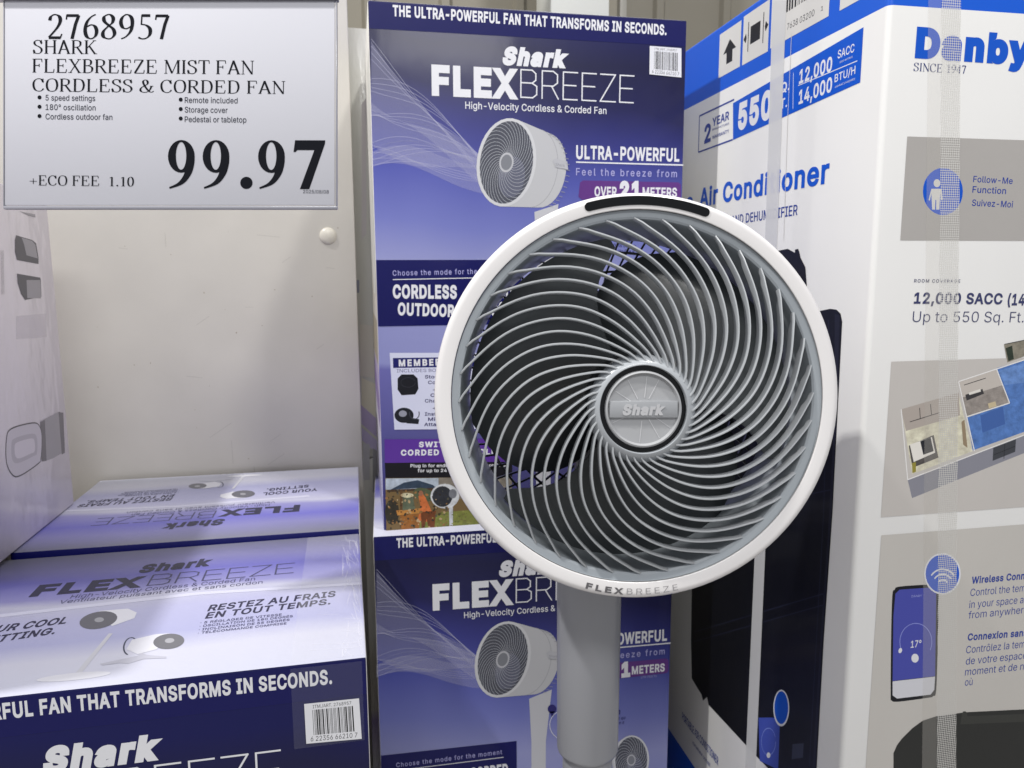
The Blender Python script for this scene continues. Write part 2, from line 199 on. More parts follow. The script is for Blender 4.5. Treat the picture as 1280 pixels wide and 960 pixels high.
t228|204,379 204,327 6,327 6,379|65,471 126,471 126,98 128,76 136,61 150,53 170,50 185,51 202,54 213,2 192,-3 168,-4 145,-3 125,2 107,10 92,21 80,35 72,52 67,71 65,93
u410|182,-5 164,-4 146,-1 130,4 115,11 101,20 89,31 78,44 69,59 62,76 57,95 54,116 53,139 53,379 114,379 114,144 115,123 119,105 127,89 137,75 150,64 164,56 181,52 200,50 226,53 249,62 268,77 283,97 293,122 296,153 296,379 357,379 357,0 298,0 298,92 307,92 297,67 286,47 272,30 257,17 240,7 222,0 203,-4
v390|163,0 17,379 84,379 165,155 187,87 206,21 184,21 203,87 224,155 305,379 371,379 226,0
w567|138,0 23,379 87,379 133,214 154,137 175,41 165,41 186,135 206,214 252,379 316,379 362,214 382,136 402,41 391,41 413,135 434,214 480,379 545,379 429,0 368,0 319,172 305,225 291,280 277,338 291,338 277,280 263,225 248,172 199,0
x379|21,0 171,218 171,171 29,379 100,379 147,306 179,253 207,206 175,206 202,253 233,306 282,379 352,379 209,169 209,214 358,0 287,0 231,85 200,136 173,182 205,182 178,136 148,85 91,0
y390|47,-139 61,-86 71,-87 104,-89 130,-74 151,-36 163,-1 17,379 84,379 165,155 187,87 206,21 184,21 202,87 224,155 305,379 371,379 204,-58 177,-107 139,-136 91,-145 65,-143
z381|42,0 42,46 254,320 254,323 48,323 48,379 333,379 333,331 126,60 126,56 339,56 339,0
0453|227,-7 199,-5 174,1 151,11 130,24 111,41 95,62 80,86 69,113 60,144 53,178 49,214 48,254 49,294 53,330 60,364 69,395 81,422 95,447 112,467 130,484 151,498 174,508 200,514 227,516 254,514 279,508 302,498 323,484 342,467 358,447 372,422 384,395 393,364 400,330 404,294 405,254 404,214 400,178 393,144 384,113 373,86 359,62 342,41 323,24 302,11 279,1 254,-5|227,50 245,51 261,56 276,63 290,74 303,87 313,103 323,122 330,144 336,168 340,194 343,223 344,254 343,285 340,314 336,341 330,365 323,387 313,405 303,422 290,435 276,446 261,453 245,458 227,460 209,458 192,453 177,446 163,435 151,422 140,405 131,387 123,365 117,341 113,314 110,285 109,254 110,223 113,194 117,168 123,144 131,122 140,103 151,87 163,74 177,63 192,56 209,51
1453|76,0 76,55 391,55 391,0|276,509 276,0 212,0 212,448 209,448 86,358 86,427 198,509
2453|64,0 64,47 234,229 282,282 311,327 320,371 317,397 308,419 293,436 273,449 224,460 196,457 172,447 153,433 139,413 130,390 127,362 66,362 67,384 71,405 77,424 86,442 98,459 111,473 126,486 143,496 162,505 182,511 203,514 225,516 247,514 268,511 288,505 306,497 323,486 337,474 350,461 361,445 370,428 376,411 380,392 381,372 371,318 336,259 267,180 153,60 153,57 389,57 389,0
3453|218,-7 195,-6 173,-3 152,2 133,10 114,19 98,30 83,43 70,57 60,74 52,91 46,111 44,132 109,132 115,107 126,87 144,71 165,59 219,50 275,61 297,74 315,93 325,116 329,145 326,172 316,196 299,217 275,234 260,240 242,244 223,247 201,248 157,248 157,299 288,448 288,452 70,452 70,509 372,509 372,461 211,278 211,289 239,290 264,288 287,284 308,276 327,265 344,253 359,239 371,222 381,205 387,186 392,166 393,145 392,123 387,103 380,84 370,66 358,50 344,36 327,23 309,12 288,4 266,-2 243,-6
4453|40,105 40,158 247,509 311,509 109,166 109,163 413,163 413,105|282,0 282,121 282,146 282,318 343,318 343,0
5453|221,-7 199,-6 178,-2 159,3 140,11 123,21 108,32 94,45 83,60 73,76 66,93 62,111 60,130 122,130 127,108 138,89 173,60 221,50 250,53 276,64 298,82 314,104 324,131 328,162 327,178 324,193 320,208 314,221 297,244 275,262 248,273 218,277 167,268 128,246 67,253 96,509 366,509 366,452 151,452 134,301 136,301 178,325 229,334 247,333 263,330 279,326 294,321 308,314 321,306 334,296 345,285 355,273 364,260 372,246 379,231 384,215 388,199 390,181 391,163 390,139 385,117 379,95 369,76 357,57 343,41 327,27 309,15 289,6 268,-1 245,-5
6453|226,-7 203,-5 182,-1 161,5 142,15 125,26 109,40 96,56 84,74 75,94 69,115 65,138 64,162 65,180 68,199 73,219 80,239 137,340 252,509 322,509 151,261 145,261 165,288 196,307 235,314 257,313 278,309 298,303 316,295 332,284 346,271 359,257 370,240 378,221 384,201 388,180 389,157 388,134 384,112 377,92 368,73 356,55 343,39 327,26 310,14 291,5 271,-2 249,-6|226,48 254,52 279,63 299,79 314,101 324,128 327,157 324,187 314,213 299,235 279,251 254,262 226,265 198,262 174,252 153,235 138,214 128,188 125,158 128,128 138,102 153,79 174,63 198,52
7453|97,0 323,448 323,452 62,452 62,509 391,509 391,449 165,0
8453|226,-7 201,-6 178,-2 156,3 136,11 117,21 101,33 86,47 74,62 64,78 57,96 53,115 52,135 53,151 55,166 59,181 65,195 81,220 101,241 125,256 153,265 153,267 135,273 119,282 105,293 93,308 83,324 76,342 72,360 70,380 72,399 75,417 82,434 90,450 101,464 114,477 129,488 146,498 164,506 184,511 204,514 226,516 248,514 269,511 288,506 306,498 323,488 337,477 350,464 361,450 370,434 377,417 380,399 382,380 380,361 376,342 369,324 359,308 347,293 333,282 318,273 300,267 300,265 327,256 351,241 372,220 387,195 393,181 397,166 400,151 401,135 399,115 395,96 388,78 378,62 366,47 352,33 335,21 317,11 296,3 275,-2 251,-6|226,49 258,52 285,60 307,74 323,91 333,113 337,139 333,165 322,189 305,208 283,223 256,232 226,235 196,232 169,223 147,208 130,189 119,165 115,139 119,113 129,91 145,74 167,60 180,55 195,52 210,50|226,290 274,300 293,313 307,330 316,351 319,376 316,399 308,420 294,437 275,449 226,460 177,449 159,437 145,420 136,399 133,376 136,351 145,330 159,313 178,300
9453|226,516 249,514 271,510 291,503 310,494 328,482 343,468 356,452 368,434 377,414 384,393 388,371 389,347 388,328 385,309 380,290 373,270 315,168 200,0 130,0 301,248 307,248 287,221 257,202 218,195 195,196 175,199 155,206 137,214 121,225 106,237 94,252 83,269 74,287 68,307 65,329 64,352 65,375 69,397 75,417 85,436 96,454 110,469 125,483 143,494 162,504 182,510 203,514|226,460 199,457 174,446 154,429 138,407 129,381 125,352 129,322 138,295 154,274 174,257 199,247 226,243 254,247 279,257 299,273 314,295 324,321 327,350 324,381 314,407 299,429 279,446 254,457
.188|95,-4 78,-1 63,9 53,24 50,41 53,59 63,73 78,83 95,87 113,83 128,73 138,59 141,41 138,24 128,9 113,-1
,188|38,-119 68,71 137,71 84,-119
&448|197,-7 173,-6 150,-2 129,4 110,12 93,22 78,34 65,47 54,62 45,78 39,96 35,114 34,133 37,163 47,189 85,235 140,279 216,335 237,352 255,375 262,405 258,427 245,445 226,457 201,461 168,453 145,431 137,399 145,363 169,327 204,284 438,0 364,0 171,231 121,293 87,344 78,370 75,398 76,415 79,430 84,445 91,458 109,481 134,499 149,505 165,510 182,513 200,513 218,513 235,510 251,505 266,499 290,482 308,459 320,433 324,404 315,362 291,325 256,293 154,217 110,174 100,154 97,131 100,108 109,87 124,70 143,57 166,49 193,46 223,50 251,59 301,95 312,108 321,121 329,136 336,151 342,168 346,186 348,205 349,224 408,224 407,201 405,180 401,161 397,144 371,92 345,62 333,47 320,34 305,23 289,14 271,7 252,1 234,-3 215,-6
-453|337,244 337,188 114,188 114,244
+453|198,34 198,364 255,364 255,34|61,172 61,226 391,226 391,172
(274|89,207 101,324 132,441 177,539 236,539 191,428 161,313 151,207 160,115 188,16 236,-96 177,-96 156,-59 139,-21 124,16 111,55 102,93 95,131 90,169
)274|37,-96 86,18 113,116 122,207 112,313 82,428 37,539 97,539 142,441 173,323 184,207 183,168 178,130 171,92 161,53 149,15 134,-22 117,-59 97,-96
/250|235,533 71,-76 14,-76 178,533
°317|158,283 128,287 101,298 77,316 59,340 47,367 43,397 44,413 47,428 52,442 59,455 77,479 101,497 128,509 158,513 188,509 216,497 239,479 257,455 264,442 269,428 272,413 273,397 269,367 257,340 239,316 216,298 188,287|158,334 190,343 213,366 222,397 213,430 190,453 158,462 126,453 103,430 95,397 103,366 126,343
'207|78,318 70,509 136,509 128,318
!196|67,160 63,509 132,509 128,160|98,-4 81,-1 66,9 56,24 52,41 56,58 66,73 81,83 98,86 116,83 130,73 140,58 143,41 140,24 130,9 116,-1
·196|98,196 81,200 66,210 56,224 52,242 56,259 66,274 81,284 98,287 116,284 130,274 140,259 144,242 140,224 130,210 116,200
É419|60,0 60,509 372,509 372,452 125,452 125,286 355,286 355,229 125,229 125,57 375,57 375,0|191,558 239,659 307,659 241,558
Ô534|267,-7 235,-5 205,1 177,11 150,25 126,42 105,63 86,88 70,115 57,146 48,179 42,215 40,254 42,293 48,329 57,362 70,393 86,421 105,445 126,466 150,484 177,498 205,508 235,514 267,516 299,514 329,508 357,498 384,484 408,466 429,445 448,421 464,393 477,362 486,329 491,293 493,254 491,215 486,179 477,146 464,115 448,88 429,63 408,42 384,25 357,11 329,1 299,-5|267,53 289,54 310,59 330,66 349,76 367,89 383,105 396,123 408,144 418,168 425,194 429,223 430,254 429,286 425,314 418,341 408,365 396,386 383,404 367,420 349,433 330,443 310,450 289,454 267,456 245,454 223,450 203,443 184,433 167,420 151,404 137,385 125,364 116,340 109,314 105,285 103,254 105,223 109,194 116,168 125,144 137,123 151,105 167,89 184,76 203,66 223,59 245,54|218,565 158,565 158,567 238,659 296,659 377,567 377,565 315,565 267,624
é404|212,-8 185,-7 161,-2 138,6 117,16 98,30 82,46 68,64 56,85 46,108 40,132 35,159 34,187 35,215 39,242 46,267 55,290 67,311 81,329 97,346 115,359 135,370 157,378 180,383 205,384 266,374 280,368 294,361 307,351 319,341 331,329 341,315 350,299 357,282 363,263 368,242 370,219 371,194 371,169 75,169 75,221 338,221 310,202 309,220 307,237 303,254 298,269 283,294 263,314 237,326 205,330 189,329 173,326 159,321 146,313 125,294 109,270 99,241 96,211 96,178 97,157 100,139 104,122 110,106 118,92 128,80 139,70 151,61 165,55 179,50 195,47 212,46 254,53 285,73 306,105 365,91 353,63 335,39 324,29 311,19 298,11 283,4 266,-1 249,-5 231,-7|177,429 225,529 293,529 227,429
ù410|182,-5 164,-4 146,-1 130,4 115,11 101,20 89,31 78,44 69,59 62,76 57,95 54,116 53,139 53,379 114,379 114,144 115,123 119,105 127,89 137,75 150,64 164,56 181,52 200,50 226,53 249,62 268,77 283,97 293,122 296,153 296,379 357,379 357,0 298,0 298,92 307,92 297,67 286,47 272,30 257,17 240,7 222,0 203,-4|181,429 115,529 183,529 231,429
ô416|207,-8 182,-7 159,-2 137,6 117,16 98,30 82,46 68,64 56,85 46,108 40,133 36,159 34,187 36,216 40,243 46,268 56,291 68,312 82,330 98,346 117,360 137,371 159,378 182,383 207,384 233,383 256,378 278,371 299,360 317,346 333,330 347,312 359,291 369,268 376,243 380,216 381,187 380,159 376,133 369,108 359,85 347,64 333,46 317,30 299,16 278,6 256,-2 233,-7|207,46 226,48 242,51 257,57 270,66 282,76 292,89 300,102 307,117 312,134 316,151 318,169 319,187 318,206 316,224 312,242 307,258 300,274 292,287 282,300 270,310 257,319 242,325 226,329 207,330 189,329 173,325 158,319 145,310 134,300 124,287 115,274 108,258 103,242 99,224 97,206 96,187 97,169 99,151 103,134 108,117 115,102 124,89 134,76 145,66 158,57 173,51 189,48|158,435 98,435 98,438 178,529 236,529 317,438 317,435 256,435 207,495
à390|160,-9 142,-8 126,-5 110,-1 94,5 80,12 68,22 57,32 48,45 40,58 35,73 31,90 30,108 34,138 43,161 58,179 78,193 125,211 178,220 234,227 265,235 273,243 276,255 276,257 267,297 240,322 196,331 149,322 118,301 100,274 41,291 48,308 57,322 67,335 79,346 91,355 104,364 118,370 133,375 194,384 239,379 286,360 306,343 322,320 329,306 333,290 336,272 337,251 337,0 277,0 277,52 272,52 252,25 215,1|170,45 202,49 228,59 248,74 263,93 272,115 276,138 276,190 259,182 231,176 200,171 175,168 134,159 103,139 95,124 92,105 102,72 130,52|165,429 99,529 168,529 215,429
 188|'''.split('\n')}
def bglyph(ch, weight):
    key = (ch, weight)
    if key in GL: return GL[key]
    adv, cs = OUTL.get(ch, OUTL['.'])
    def clean(c):
        out = []
        for p in c:
            if not out or math.hypot(p[0]-out[-1][0], p[1]-out[-1][1]) > .006: out.append(p)
        while len(out) > 3 and math.hypot(out[0][0]-out[-1][0], out[0][1]-out[-1][1]) < .006: out.pop()
        return out
    def area_(c): return sum(c[i-1][0]*c[i][1]-c[i][0]*c[i-1][1] for i in range(len(c)))/2
    cs = [c for c in (clean(c) for c in cs) if len(c) > 2]
    VS = []; layers = []
    if cs:
        sgn = 1 if area_(max(cs, key=lambda c: abs(area_(c)))) > 0 else -1
        def grow(c):
            r = []
            for i in range(len(c)):
                a, b, d = c[i-1], c[i], c[(i+1) % len(c)]
                def nrm(p, q):
                    l = math.hypot(q[0]-p[0], q[1]-p[1]) or 1; return ((q[1]-p[1])/l*sgn, -(q[0]-p[0])/l*sgn)
                n1, n2 = nrm(a, b), nrm(b, d); k = max(.3, 1+n1[0]*n2[0]+n1[1]*n2[1])
                r.append((b[0]+(n1[0]+n2[0])/k*weight, b[1]+(n1[1]+n2[1])/k*weight))
            return r
        loops = [grow(c) for c in cs]; pts = []; eds = []
        for l in loops:
            n = len(pts); pts += [Vector(p) for p in l]; eds += [(n+i, n+(i+1) % len(l)) for i in range(len(l))]
        ov, oe, of, *_r = delaunay_2d_cdt(pts, eds, [], 0, 1e-5)
        def wind(x, y):
            w_ = 0
            for l in loops:
                for i in range(len(l)):
                    (x1, y1), (x2, y2) = l[i-1], l[i]
                    if (y1 > y) != (y2 > y) and x < (x2-x1)*(y-y1)/(y2-y1)+x1: w_ += 1 if y2 > y1 else -1
            return w_*sgn
        VS = [(v.x, v.y) for v in ov]; tr = []
        for t in of:
            cx = sum(VS[i][0] for i in t)/len(t); cy = sum(VS[i][1] for i in t)/len(t)
            if wind(cx, cy) > 0: tr.append(tuple(t))
        layers = [tr]
    GL[key] = (VS, layers, adv)
    return GL[key]
def crom(p, n=6, closed=False):
    out = []; N = len(p)
    for i in range(N if closed else N-1):
        a = p[(i-1) % N] if closed or i > 0 else p[0]; b = p[i]; c = p[(i+1) % N]; d = p[(i+2) % N] if closed or i+2 < N else p[-1]
        for k in range(n):
            t = k/n; t2 = t*t; t3 = t2*t
            out.append(tuple(.5*(2*b[j]+(c[j]-a[j])*t+(2*a[j]-5*b[j]+4*c[j]-d[j])*t2+(3*b[j]-a[j]-3*c[j]+d[j])*t3) for j in (0, 1)))
    out.append(p[0] if closed else p[-1])
    return out
def strip(pts, wf):
    vs = []; fs = []
    for i, (x, y) in enumerate(pts):
        a = pts[max(0, i-1)]; b = pts[min(len(pts)-1, i+1)]
        dx, dy = b[0]-a[0], b[1]-a[1]; l = math.hypot(dx, dy) or 1; w_ = (wf(dx/l, dy/l) if callable(wf) else wf)/2
        vs += [(x-dy/l*w_, y+dx/l*w_), (x+dy/l*w_, y-dx/l*w_)]
    for i in range(len(pts)-1): fs.append((2*i, 2*i+1, 2*i+3, 2*i+2))
    return vs, fs
def LNS(*p): return ('l', list(p))
def CRV(*p): return ('c', list(p))
def CLO(*p): return ('o', list(p))
def SF(x, y, h=.11): return ('s', x, y, h)
def HV(*p): return ('h', list(p))
_E = [LNS((.15, 0), (.15, 1)), SF(.15, 0), SF(.15, 1), ('t', [(.15, .985), (.56, .985)]), ('t', [(.555, 1), (.575, .77)]), ('t', [(.15, .52), (.42, .52)]), ('t', [(.42, .63), (.42, .41)])]
SERIF = {
 'S': ([CRV((.49, .76), (.44, .92), (.29, .99), (.14, .93), (.09, .78), (.17, .63), (.34, .52), (.48, .38), (.5, .2), (.41, .05), (.27, .01), (.11, .07), (.06, .25)), ('t', [(.49, .7), (.49, 1)]), ('t', [(.06, 0), (.06, .3)])], .62),
 'H': ([LNS((.15, 0), (.15, 1)), LNS((.62, 0), (.62, 1)), ('t', [(.15, .52), (.62, .52)]), SF(.15, 0), SF(.15, 1), SF(.62, 0), SF(.62, 1)], .78),
 'A': ([LNS((.36, 1), (.1, 0)), LNS((.35, 1), (.65, 0)), ('t', [(.19, .33), (.54, .33)]), SF(.1, 0, .09), SF(.64, 0)], .76),
 'R': ([LNS((.15, 0), (.15, 1)), SF(.15, 0), SF(.15, 1), CRV((.15, .985), (.36, .985), (.52, .9), (.55, .74), (.5, .58), (.36, .5), (.15, .5)), HV((.34, .52), (.64, 0)), SF(.68, 0, .07)], .74),
 'K': ([LNS((.15, 0), (.15, 1)), SF(.15, 0), SF(.15, 1), ('t', [(.18, .42), (.6, 1)]), HV((.3, .6), (.64, 0)), SF(.6, 1, .1), SF(.66, 0, .1)], .78),
 'F': (_E, .66),
 'E': (_E+[('t', [(.15, .015), (.58, .015)]), ('t', [(.58, 0), (.62, .25)])], .72),
 'L': ([LNS((.15, 0), (.15, 1)), SF(.15, 0), SF(.15, 1), ('t', [(.15, .015), (.56, .015)]), ('t', [(.56, 0), (.6, .26)])], .68),
 'X': ([HV((.12, 1), (.62, 0)), ('t', [(.6, 1), (.1, 0)]), SF(.12, 1), SF(.6, 1), SF(.1, 0), SF(.63, 0)], .76),
 'B': ([LNS((.15, 0), (.15, 1)), SF(.13, 0, .1), SF(.13, 1, .1), CRV((.15, .985), (.36, .985), (.49, .9), (.51, .76), (.47, .62), (.34, .54), (.15, .53)), CRV((.15, .53), (.38, .52), (.55, .42), (.58, .27), (.53, .1), (.37, .015), (.15, .015))], .69),
 'Z': ([('t', [(.1, .985), (.58, .985)]), HV((.55, .98), (.1, .02)), ('t', [(.08, .015), (.6, .015)]), ('t', [(.1, 1), (.08, .78)]), ('t', [(.6, 0), (.63, .25)])], .7),
 'M': ([('t', [(.13, 0), (.13, 1)]), HV((.14, 1), (.47, .03)), ('t', [(.47, .03), (.79, 1)]), LNS((.82, 0), (.82, 1)), SF(.12, 0, .09), SF(.11, 1, .08), SF(.82, 0), SF(.84, 1, .09)], .97),
 'I': ([LNS((.16, 0), (.16, 1)), SF(.16, 0), SF(.16, 1)], .34),
 'T': ([LNS((.33, 0), (.33, 1)), SF(.33, 0), ('t', [(.05, .985), (.61, .985)]), ('t', [(.05, 1), (.035, .77)]), ('t', [(.61, 1), (.625, .77)])], .67),
 'N': ([('t', [(.14, 0), (.14, 1)]), HV((.12, 1), (.64, .02)), ('t', [(.65, 0), (.65, 1)]), SF(.13, 0, .09), SF(.1, 1, .07), SF(.65, 1, .1)], .78),
 'C': ([CRV((.6, .73), (.52, .92), (.36, .99), (.18, .9), (.08, .68), (.08, .38), (.17, .12), (.36, .01), (.52, .06), (.63, .22)), ('t', [(.6, .68), (.6, 1)])], .72),
 'O': ([CLO((.38, .99), (.17, .88), (.09, .5), (.17, .12), (.38, .01), (.59, .12), (.67, .5), (.59, .88))], .77),
 'D': ([LNS((.15, 0), (.15, 1)), SF(.14, 0), SF(.14, 1), CRV((.15, .985), (.38, .98), (.56, .86), (.64, .5), (.56, .14), (.38, .02), (.15, .015))], .77),
 '&': ([CRV((.7, .5), (.6, .2), (.45, .04), (.27, .01), (.11, .1), (.09, .27), (.18, .42), (.36, .55), (.48, .7), (.46, .9), (.35, .98), (.24, .9), (.25, .7), (.4, .35), (.58, .08), (.72, .03), (.82, .12)), SF(.7, .52, .1)], .88),
 '+': ([('t', [(.05, .4), (.6, .4)]), ('t', [(.325, .12), (.325, .68)])], .68),
 '.': ([('d', .13, .07)], .28),
 ' ': ([], .3),
 '0': ([CLO((.27, .99), (.13, .86), (.08, .5), (.13, .14), (.27, .01), (.41, .14), (.46, .5), (.41, .86))], .56),
 '1': ([LNS((.29, 0), (.29, .97)), SF(.29, 0, .14), ('t', [(.13, .86), (.29, .98)])], .56),
 '2': ([CRV((.1, .74), (.14, .9), (.26, .98), (.4, .9), (.43, .72), (.36, .5), (.22, .27), (.07, .06)), HV((.07, .045), (.44, .045)), ('t', [(.43, .03), (.48, .2)])], .56),
 '4': ([LNS((.36, 0), (.36, .98)), ('t', [(.36, .98), (.04, .28)]), ('t', [(.04, .28), (.48, .28)])], .56),
 '5': ([('t', [(.19, .97), (.17, .58)]), HV((.18, .95), (.45, .95)), CRV((.16, .6), (.32, .56), (.44, .42), (.44, .2), (.34, .05), (.2, .01), (.08, .07))], .56),
 '6': ([CRV((.42, .99), (.27, .88), (.14, .66), (.09, .35), (.14, .1), (.28, .01), (.41, .12), (.45, .32), (.4, .5), (.28, .57), (.13, .48))], .56),
 '7': ([HV((.08, .94), (.45, .94)), ('t', [(.08, .98), (.06, .78)]), LNS((.45, .95), (.35, .6), (.24, 0))], .56),
 '8': ([CLO((.26, .99), (.13, .9), (.13, .72), (.26, .56), (.41, .4), (.45, .2), (.36, .04), (.24, .01), (.1, .1), (.1, .3), (.24, .5), (.38, .66), (.41, .84), (.35, .95))], .56),
 '9': ([CRV((.1, .01), (.25, .1), (.4, .33), (.45, .65), (.41, .89), (.27, .99), (.14, .88), (.09, .68), (.14, .48), (.27, .42), (.42, .53))], .56),
}
def sglyph(ch, bold):
    key = (ch, 's', bold)
    if key in GL: return GL[key]
    T, t = (.235, .05) if bold else (.12, .046)
    defs, adv = SERIF[ch]
    def auto(dx, dy):
        a = math.atan2(dy, dx)-math.radians(12)
        return max(t, T*abs(math.sin(a))**1.7)
    layers = []; VS = []
    if bold and ch in '97.':
        if ch == '9':
            ro = [(.275+.27*math.cos(k*PI/14), .665+.335*math.sin(k*PI/14)) for k in range(28)]; rn = [(.27+.105*math.cos(k*PI/14), .675+.285*math.sin(k*PI/14)) for k in range(28)]
            VS = ro+rn; layers = [[(k, (k+1) % 28, 28+(k+1) % 28, 28+k) for k in range(28)]]
            A_ = crom([(.545, .67), (.535, .5), (.47, .29), (.31, .10), (.04, .0)], 5); B_ = crom([(.375, .60), (.36, .42), (.31, .26), (.20, .12), (.03, .035)], 5)
            n = len(VS); VS = VS+A_+B_; m_ = len(A_); layers.append([(n+k, n+k+1, n+m_+k+1, n+m_+k) for k in range(m_-1)]); adv_ = .70
        elif ch == '7':
            VS = [(.05, 1), (.66, 1), (.655, .93), (.60, .80), (.10, .80), (.06, .76), (.02, .76), (.60, .80), (.655, .93), (.34, 0), (.15, 0), (.44, .80)]
            layers = [[(0, 1, 2, 3, 4, 5, 6)], [(7, 8, 9, 10, 11)]]; adv_ = .72
        else: VS = [(.19+.125*math.cos(k*PI/10), .125+.125*math.sin(k*PI/10)) for k in range(20)]; layers = [[tuple(range(20))]]; adv_ = .42
        GL[key] = (VS, layers, adv_); return GL[key]
    def add(vs, fs):
        n = len(VS); VS.extend(vs); layers.append([tuple(i+n for i in f) for f in fs])
    for d in defs:
        if d[0] == 'l': add(*strip(d[1], auto))
        elif d[0] == 'h': add(*strip(d[1], T*.9 if not bold or ch != '7' else T*.75))
        elif d[0] == 't': add(*strip(d[1], t))
        elif d[0] == 'c':
            if bold and ch == '9':
                add(*strip(crom([(.08, .0), (.27, .08), (.42, .3), (.47, .62)], 6), lambda dx, dy: .05+.13*abs(dy)**2))
                add(*strip(crom([(.27, .97), (.39, .9), (.435, .69), (.39, .47), (.27, .40), (.15, .47), (.105, .69), (.15, .9)], 6, True), lambda dx, dy: .05+.155*abs(dy)**1.5))
            else: add(*strip(crom(d[1]), auto))
        elif d[0] == 'o': add(*strip(crom(d[1], 6, True), auto))
        elif d[0] == 's': add(*strip([(d[1]-d[3]*(1.4 if bold else 1), d[2]+(.018 if d[2] < .5 else -.018)), (d[1]+d[3]*(1.4 if bold else 1), d[2]+(.018 if d[2] < .5 else -.018))], .035))
        elif d[0] == 'd':
            r = .13 if bold else .07
            add([(d[1]+r*math.cos(k*PI/8), r+r*math.sin(k*PI/8)) for k in range(16)], [tuple(range(16))])
    GL[key] = (VS, layers, adv+(.04 if bold else 0))
    return GL[key]
def layout(s, font, weight, gap=0):
    """-> list of (verts, faces, layer), ink box width, cap height"""
    out = []; x = 0
    if font != 'serif': gap += max(0, weight)*1.5
    for ch in s:
        vs, layers, adv = (sglyph(ch, weight) if font == 'serif' else bglyph(ch, weight))
        for k, fs in enumerate(layers): out.append(([(a+x, b) for a, b in vs], fs, k))
        x += adv+gap
    X = [v[0] for vs, fs, k in out for v in (vs[i] for f in fs for i in f)]
    cap = 1.0 if font == 'serif' else max(v[1] for v in bglyph('H', weight)[0])
    return out, min(X), max(X), cap

class Face:
    """a printed surface of a thing: (u to the right, v down), origin O, in the thing's own coordinates"""
    def __init__(s, parent, O, U, V, base=.00015):
        s.p = parent; s.O = Vector(O); s.U = Vector(U); s.V = Vector(V); s.N = s.V.cross(s.U); s.z = base
        s.W = None; s.vmin = -9; s.umax = 9
    def px(s, x, y):
        """where a point seen in the photograph lies on this surface"""
        mw = s.W; o = mw @ s.O; U = mw.to_3x3() @ s.U; V = mw.to_3x3() @ s.V; n = U.cross(V)
        d = CF+CR*((x-640)/FPX)-CU*((y-480)/FPX)
        P = CAM+d*((o-CAM).dot(n)/d.dot(n)); q = P-o
        return (q.dot(U), q.dot(V))
    def pt(s, u, v, z): return s.O+s.U*u+s.V*v+s.N*z
    def poly(s, name, pts, m, lift=1, parent=None, px=True):
        """one or several flat printed shapes in one ink"""
        s.z += .000003*lift
        many = pts if isinstance(pts[0][0], (tuple, list)) else [pts]
        vs = []; fs = []
        for q in many:
            n = len(vs)
            for a in q:
                uv = s.px(*a) if px else a; uv = (min(s.umax, uv[0]), max(s.vmin, uv[1]))
                vs.append(s.pt(uv[0], uv[1], s.z))
            fs.append(tuple(range(n, len(vs))))
        # faces must look outwards
        bm = bmesh.new(); bv = [bm.verts.new(v) for v in vs]
        for f in fs:
            try: bm.faces.new([bv[i] for i in f])
            except ValueError: pass
        bm.normal_update()
        for f in bm.faces:
            if f.normal.dot(s.N) < 0: f.normal_flip()
        bmesh.ops.triangulate(bm, faces=[f for f in bm.faces if len(f.verts) > 4])
        me = bpy.data.meshes.new(name); me.materials.append(m); bm.to_mesh(me); bm.free()
        o = bpy.data.objects.new(name, me); C.objects.link(o); o.parent = parent or s.p
        return o
    def ribbons(s, name, lines, wid, m, px=True, parent=None, dz=.0000005):
        s.z += .000004; vs = []; fs = []
        for k, ln_ in enumerate(lines):
            q = [s.px(*a) for a in ln_] if px else ln_
            a, b = strip(q, wid); n = len(vs)
            vs += [s.pt(x, y, s.z+k*dz) for x, y in a]; fs += [tuple(i+n for i in f) for f in b]
        return mk(name, vs, fs, m, parent or s.p)
    def text(s, t, a, b, cap, m, weight=.0, shear=0, font='sans', px=True, name='lettering', gap=0, parent=None, flip=False):
        """t from baseline point a to b, cap = a point at cap height above a (photo) or height in metres"""
        s.z += .000006
        if px:
            A = s.px(*a); B = s.px(*b); K = s.px(*cap)
            d = (B[0]-A[0], B[1]-A[1]); L_ = math.hypot(*d); e = (d[0]/L_, d[1]/L_)
            h = abs((K[0]-A[0])*e[1]-(K[1]-A[1])*e[0])
        else:
            A, B = a, b; d = (B[0]-A[0], B[1]-A[1]); L_ = math.hypot(*d); e = (d[0]/L_, d[1]/L_); h = cap
        up = (e[1], -e[0])
        out, x0, x1, ch = layout(t, font, weight, gap)
        sh = shear*h; sx = (L_-abs(sh)*.5)/(x1-x0); sy = h/ch
        vs = []; fs = []
        for g, f, k in out:
            n = len(vs)
            for gx, gy in g:
                X = (gx-x0)*sx+gy/ch*sh; Y = gy*sy
                vs.append(s.pt(A[0]+e[0]*X+up[0]*Y, A[1]+e[1]*X+up[1]*Y, s.z+k*.0000015))
            fs += [tuple(i+n for i in q) for q in f]
        return mk(name, vs, fs, m, parent or s.p)

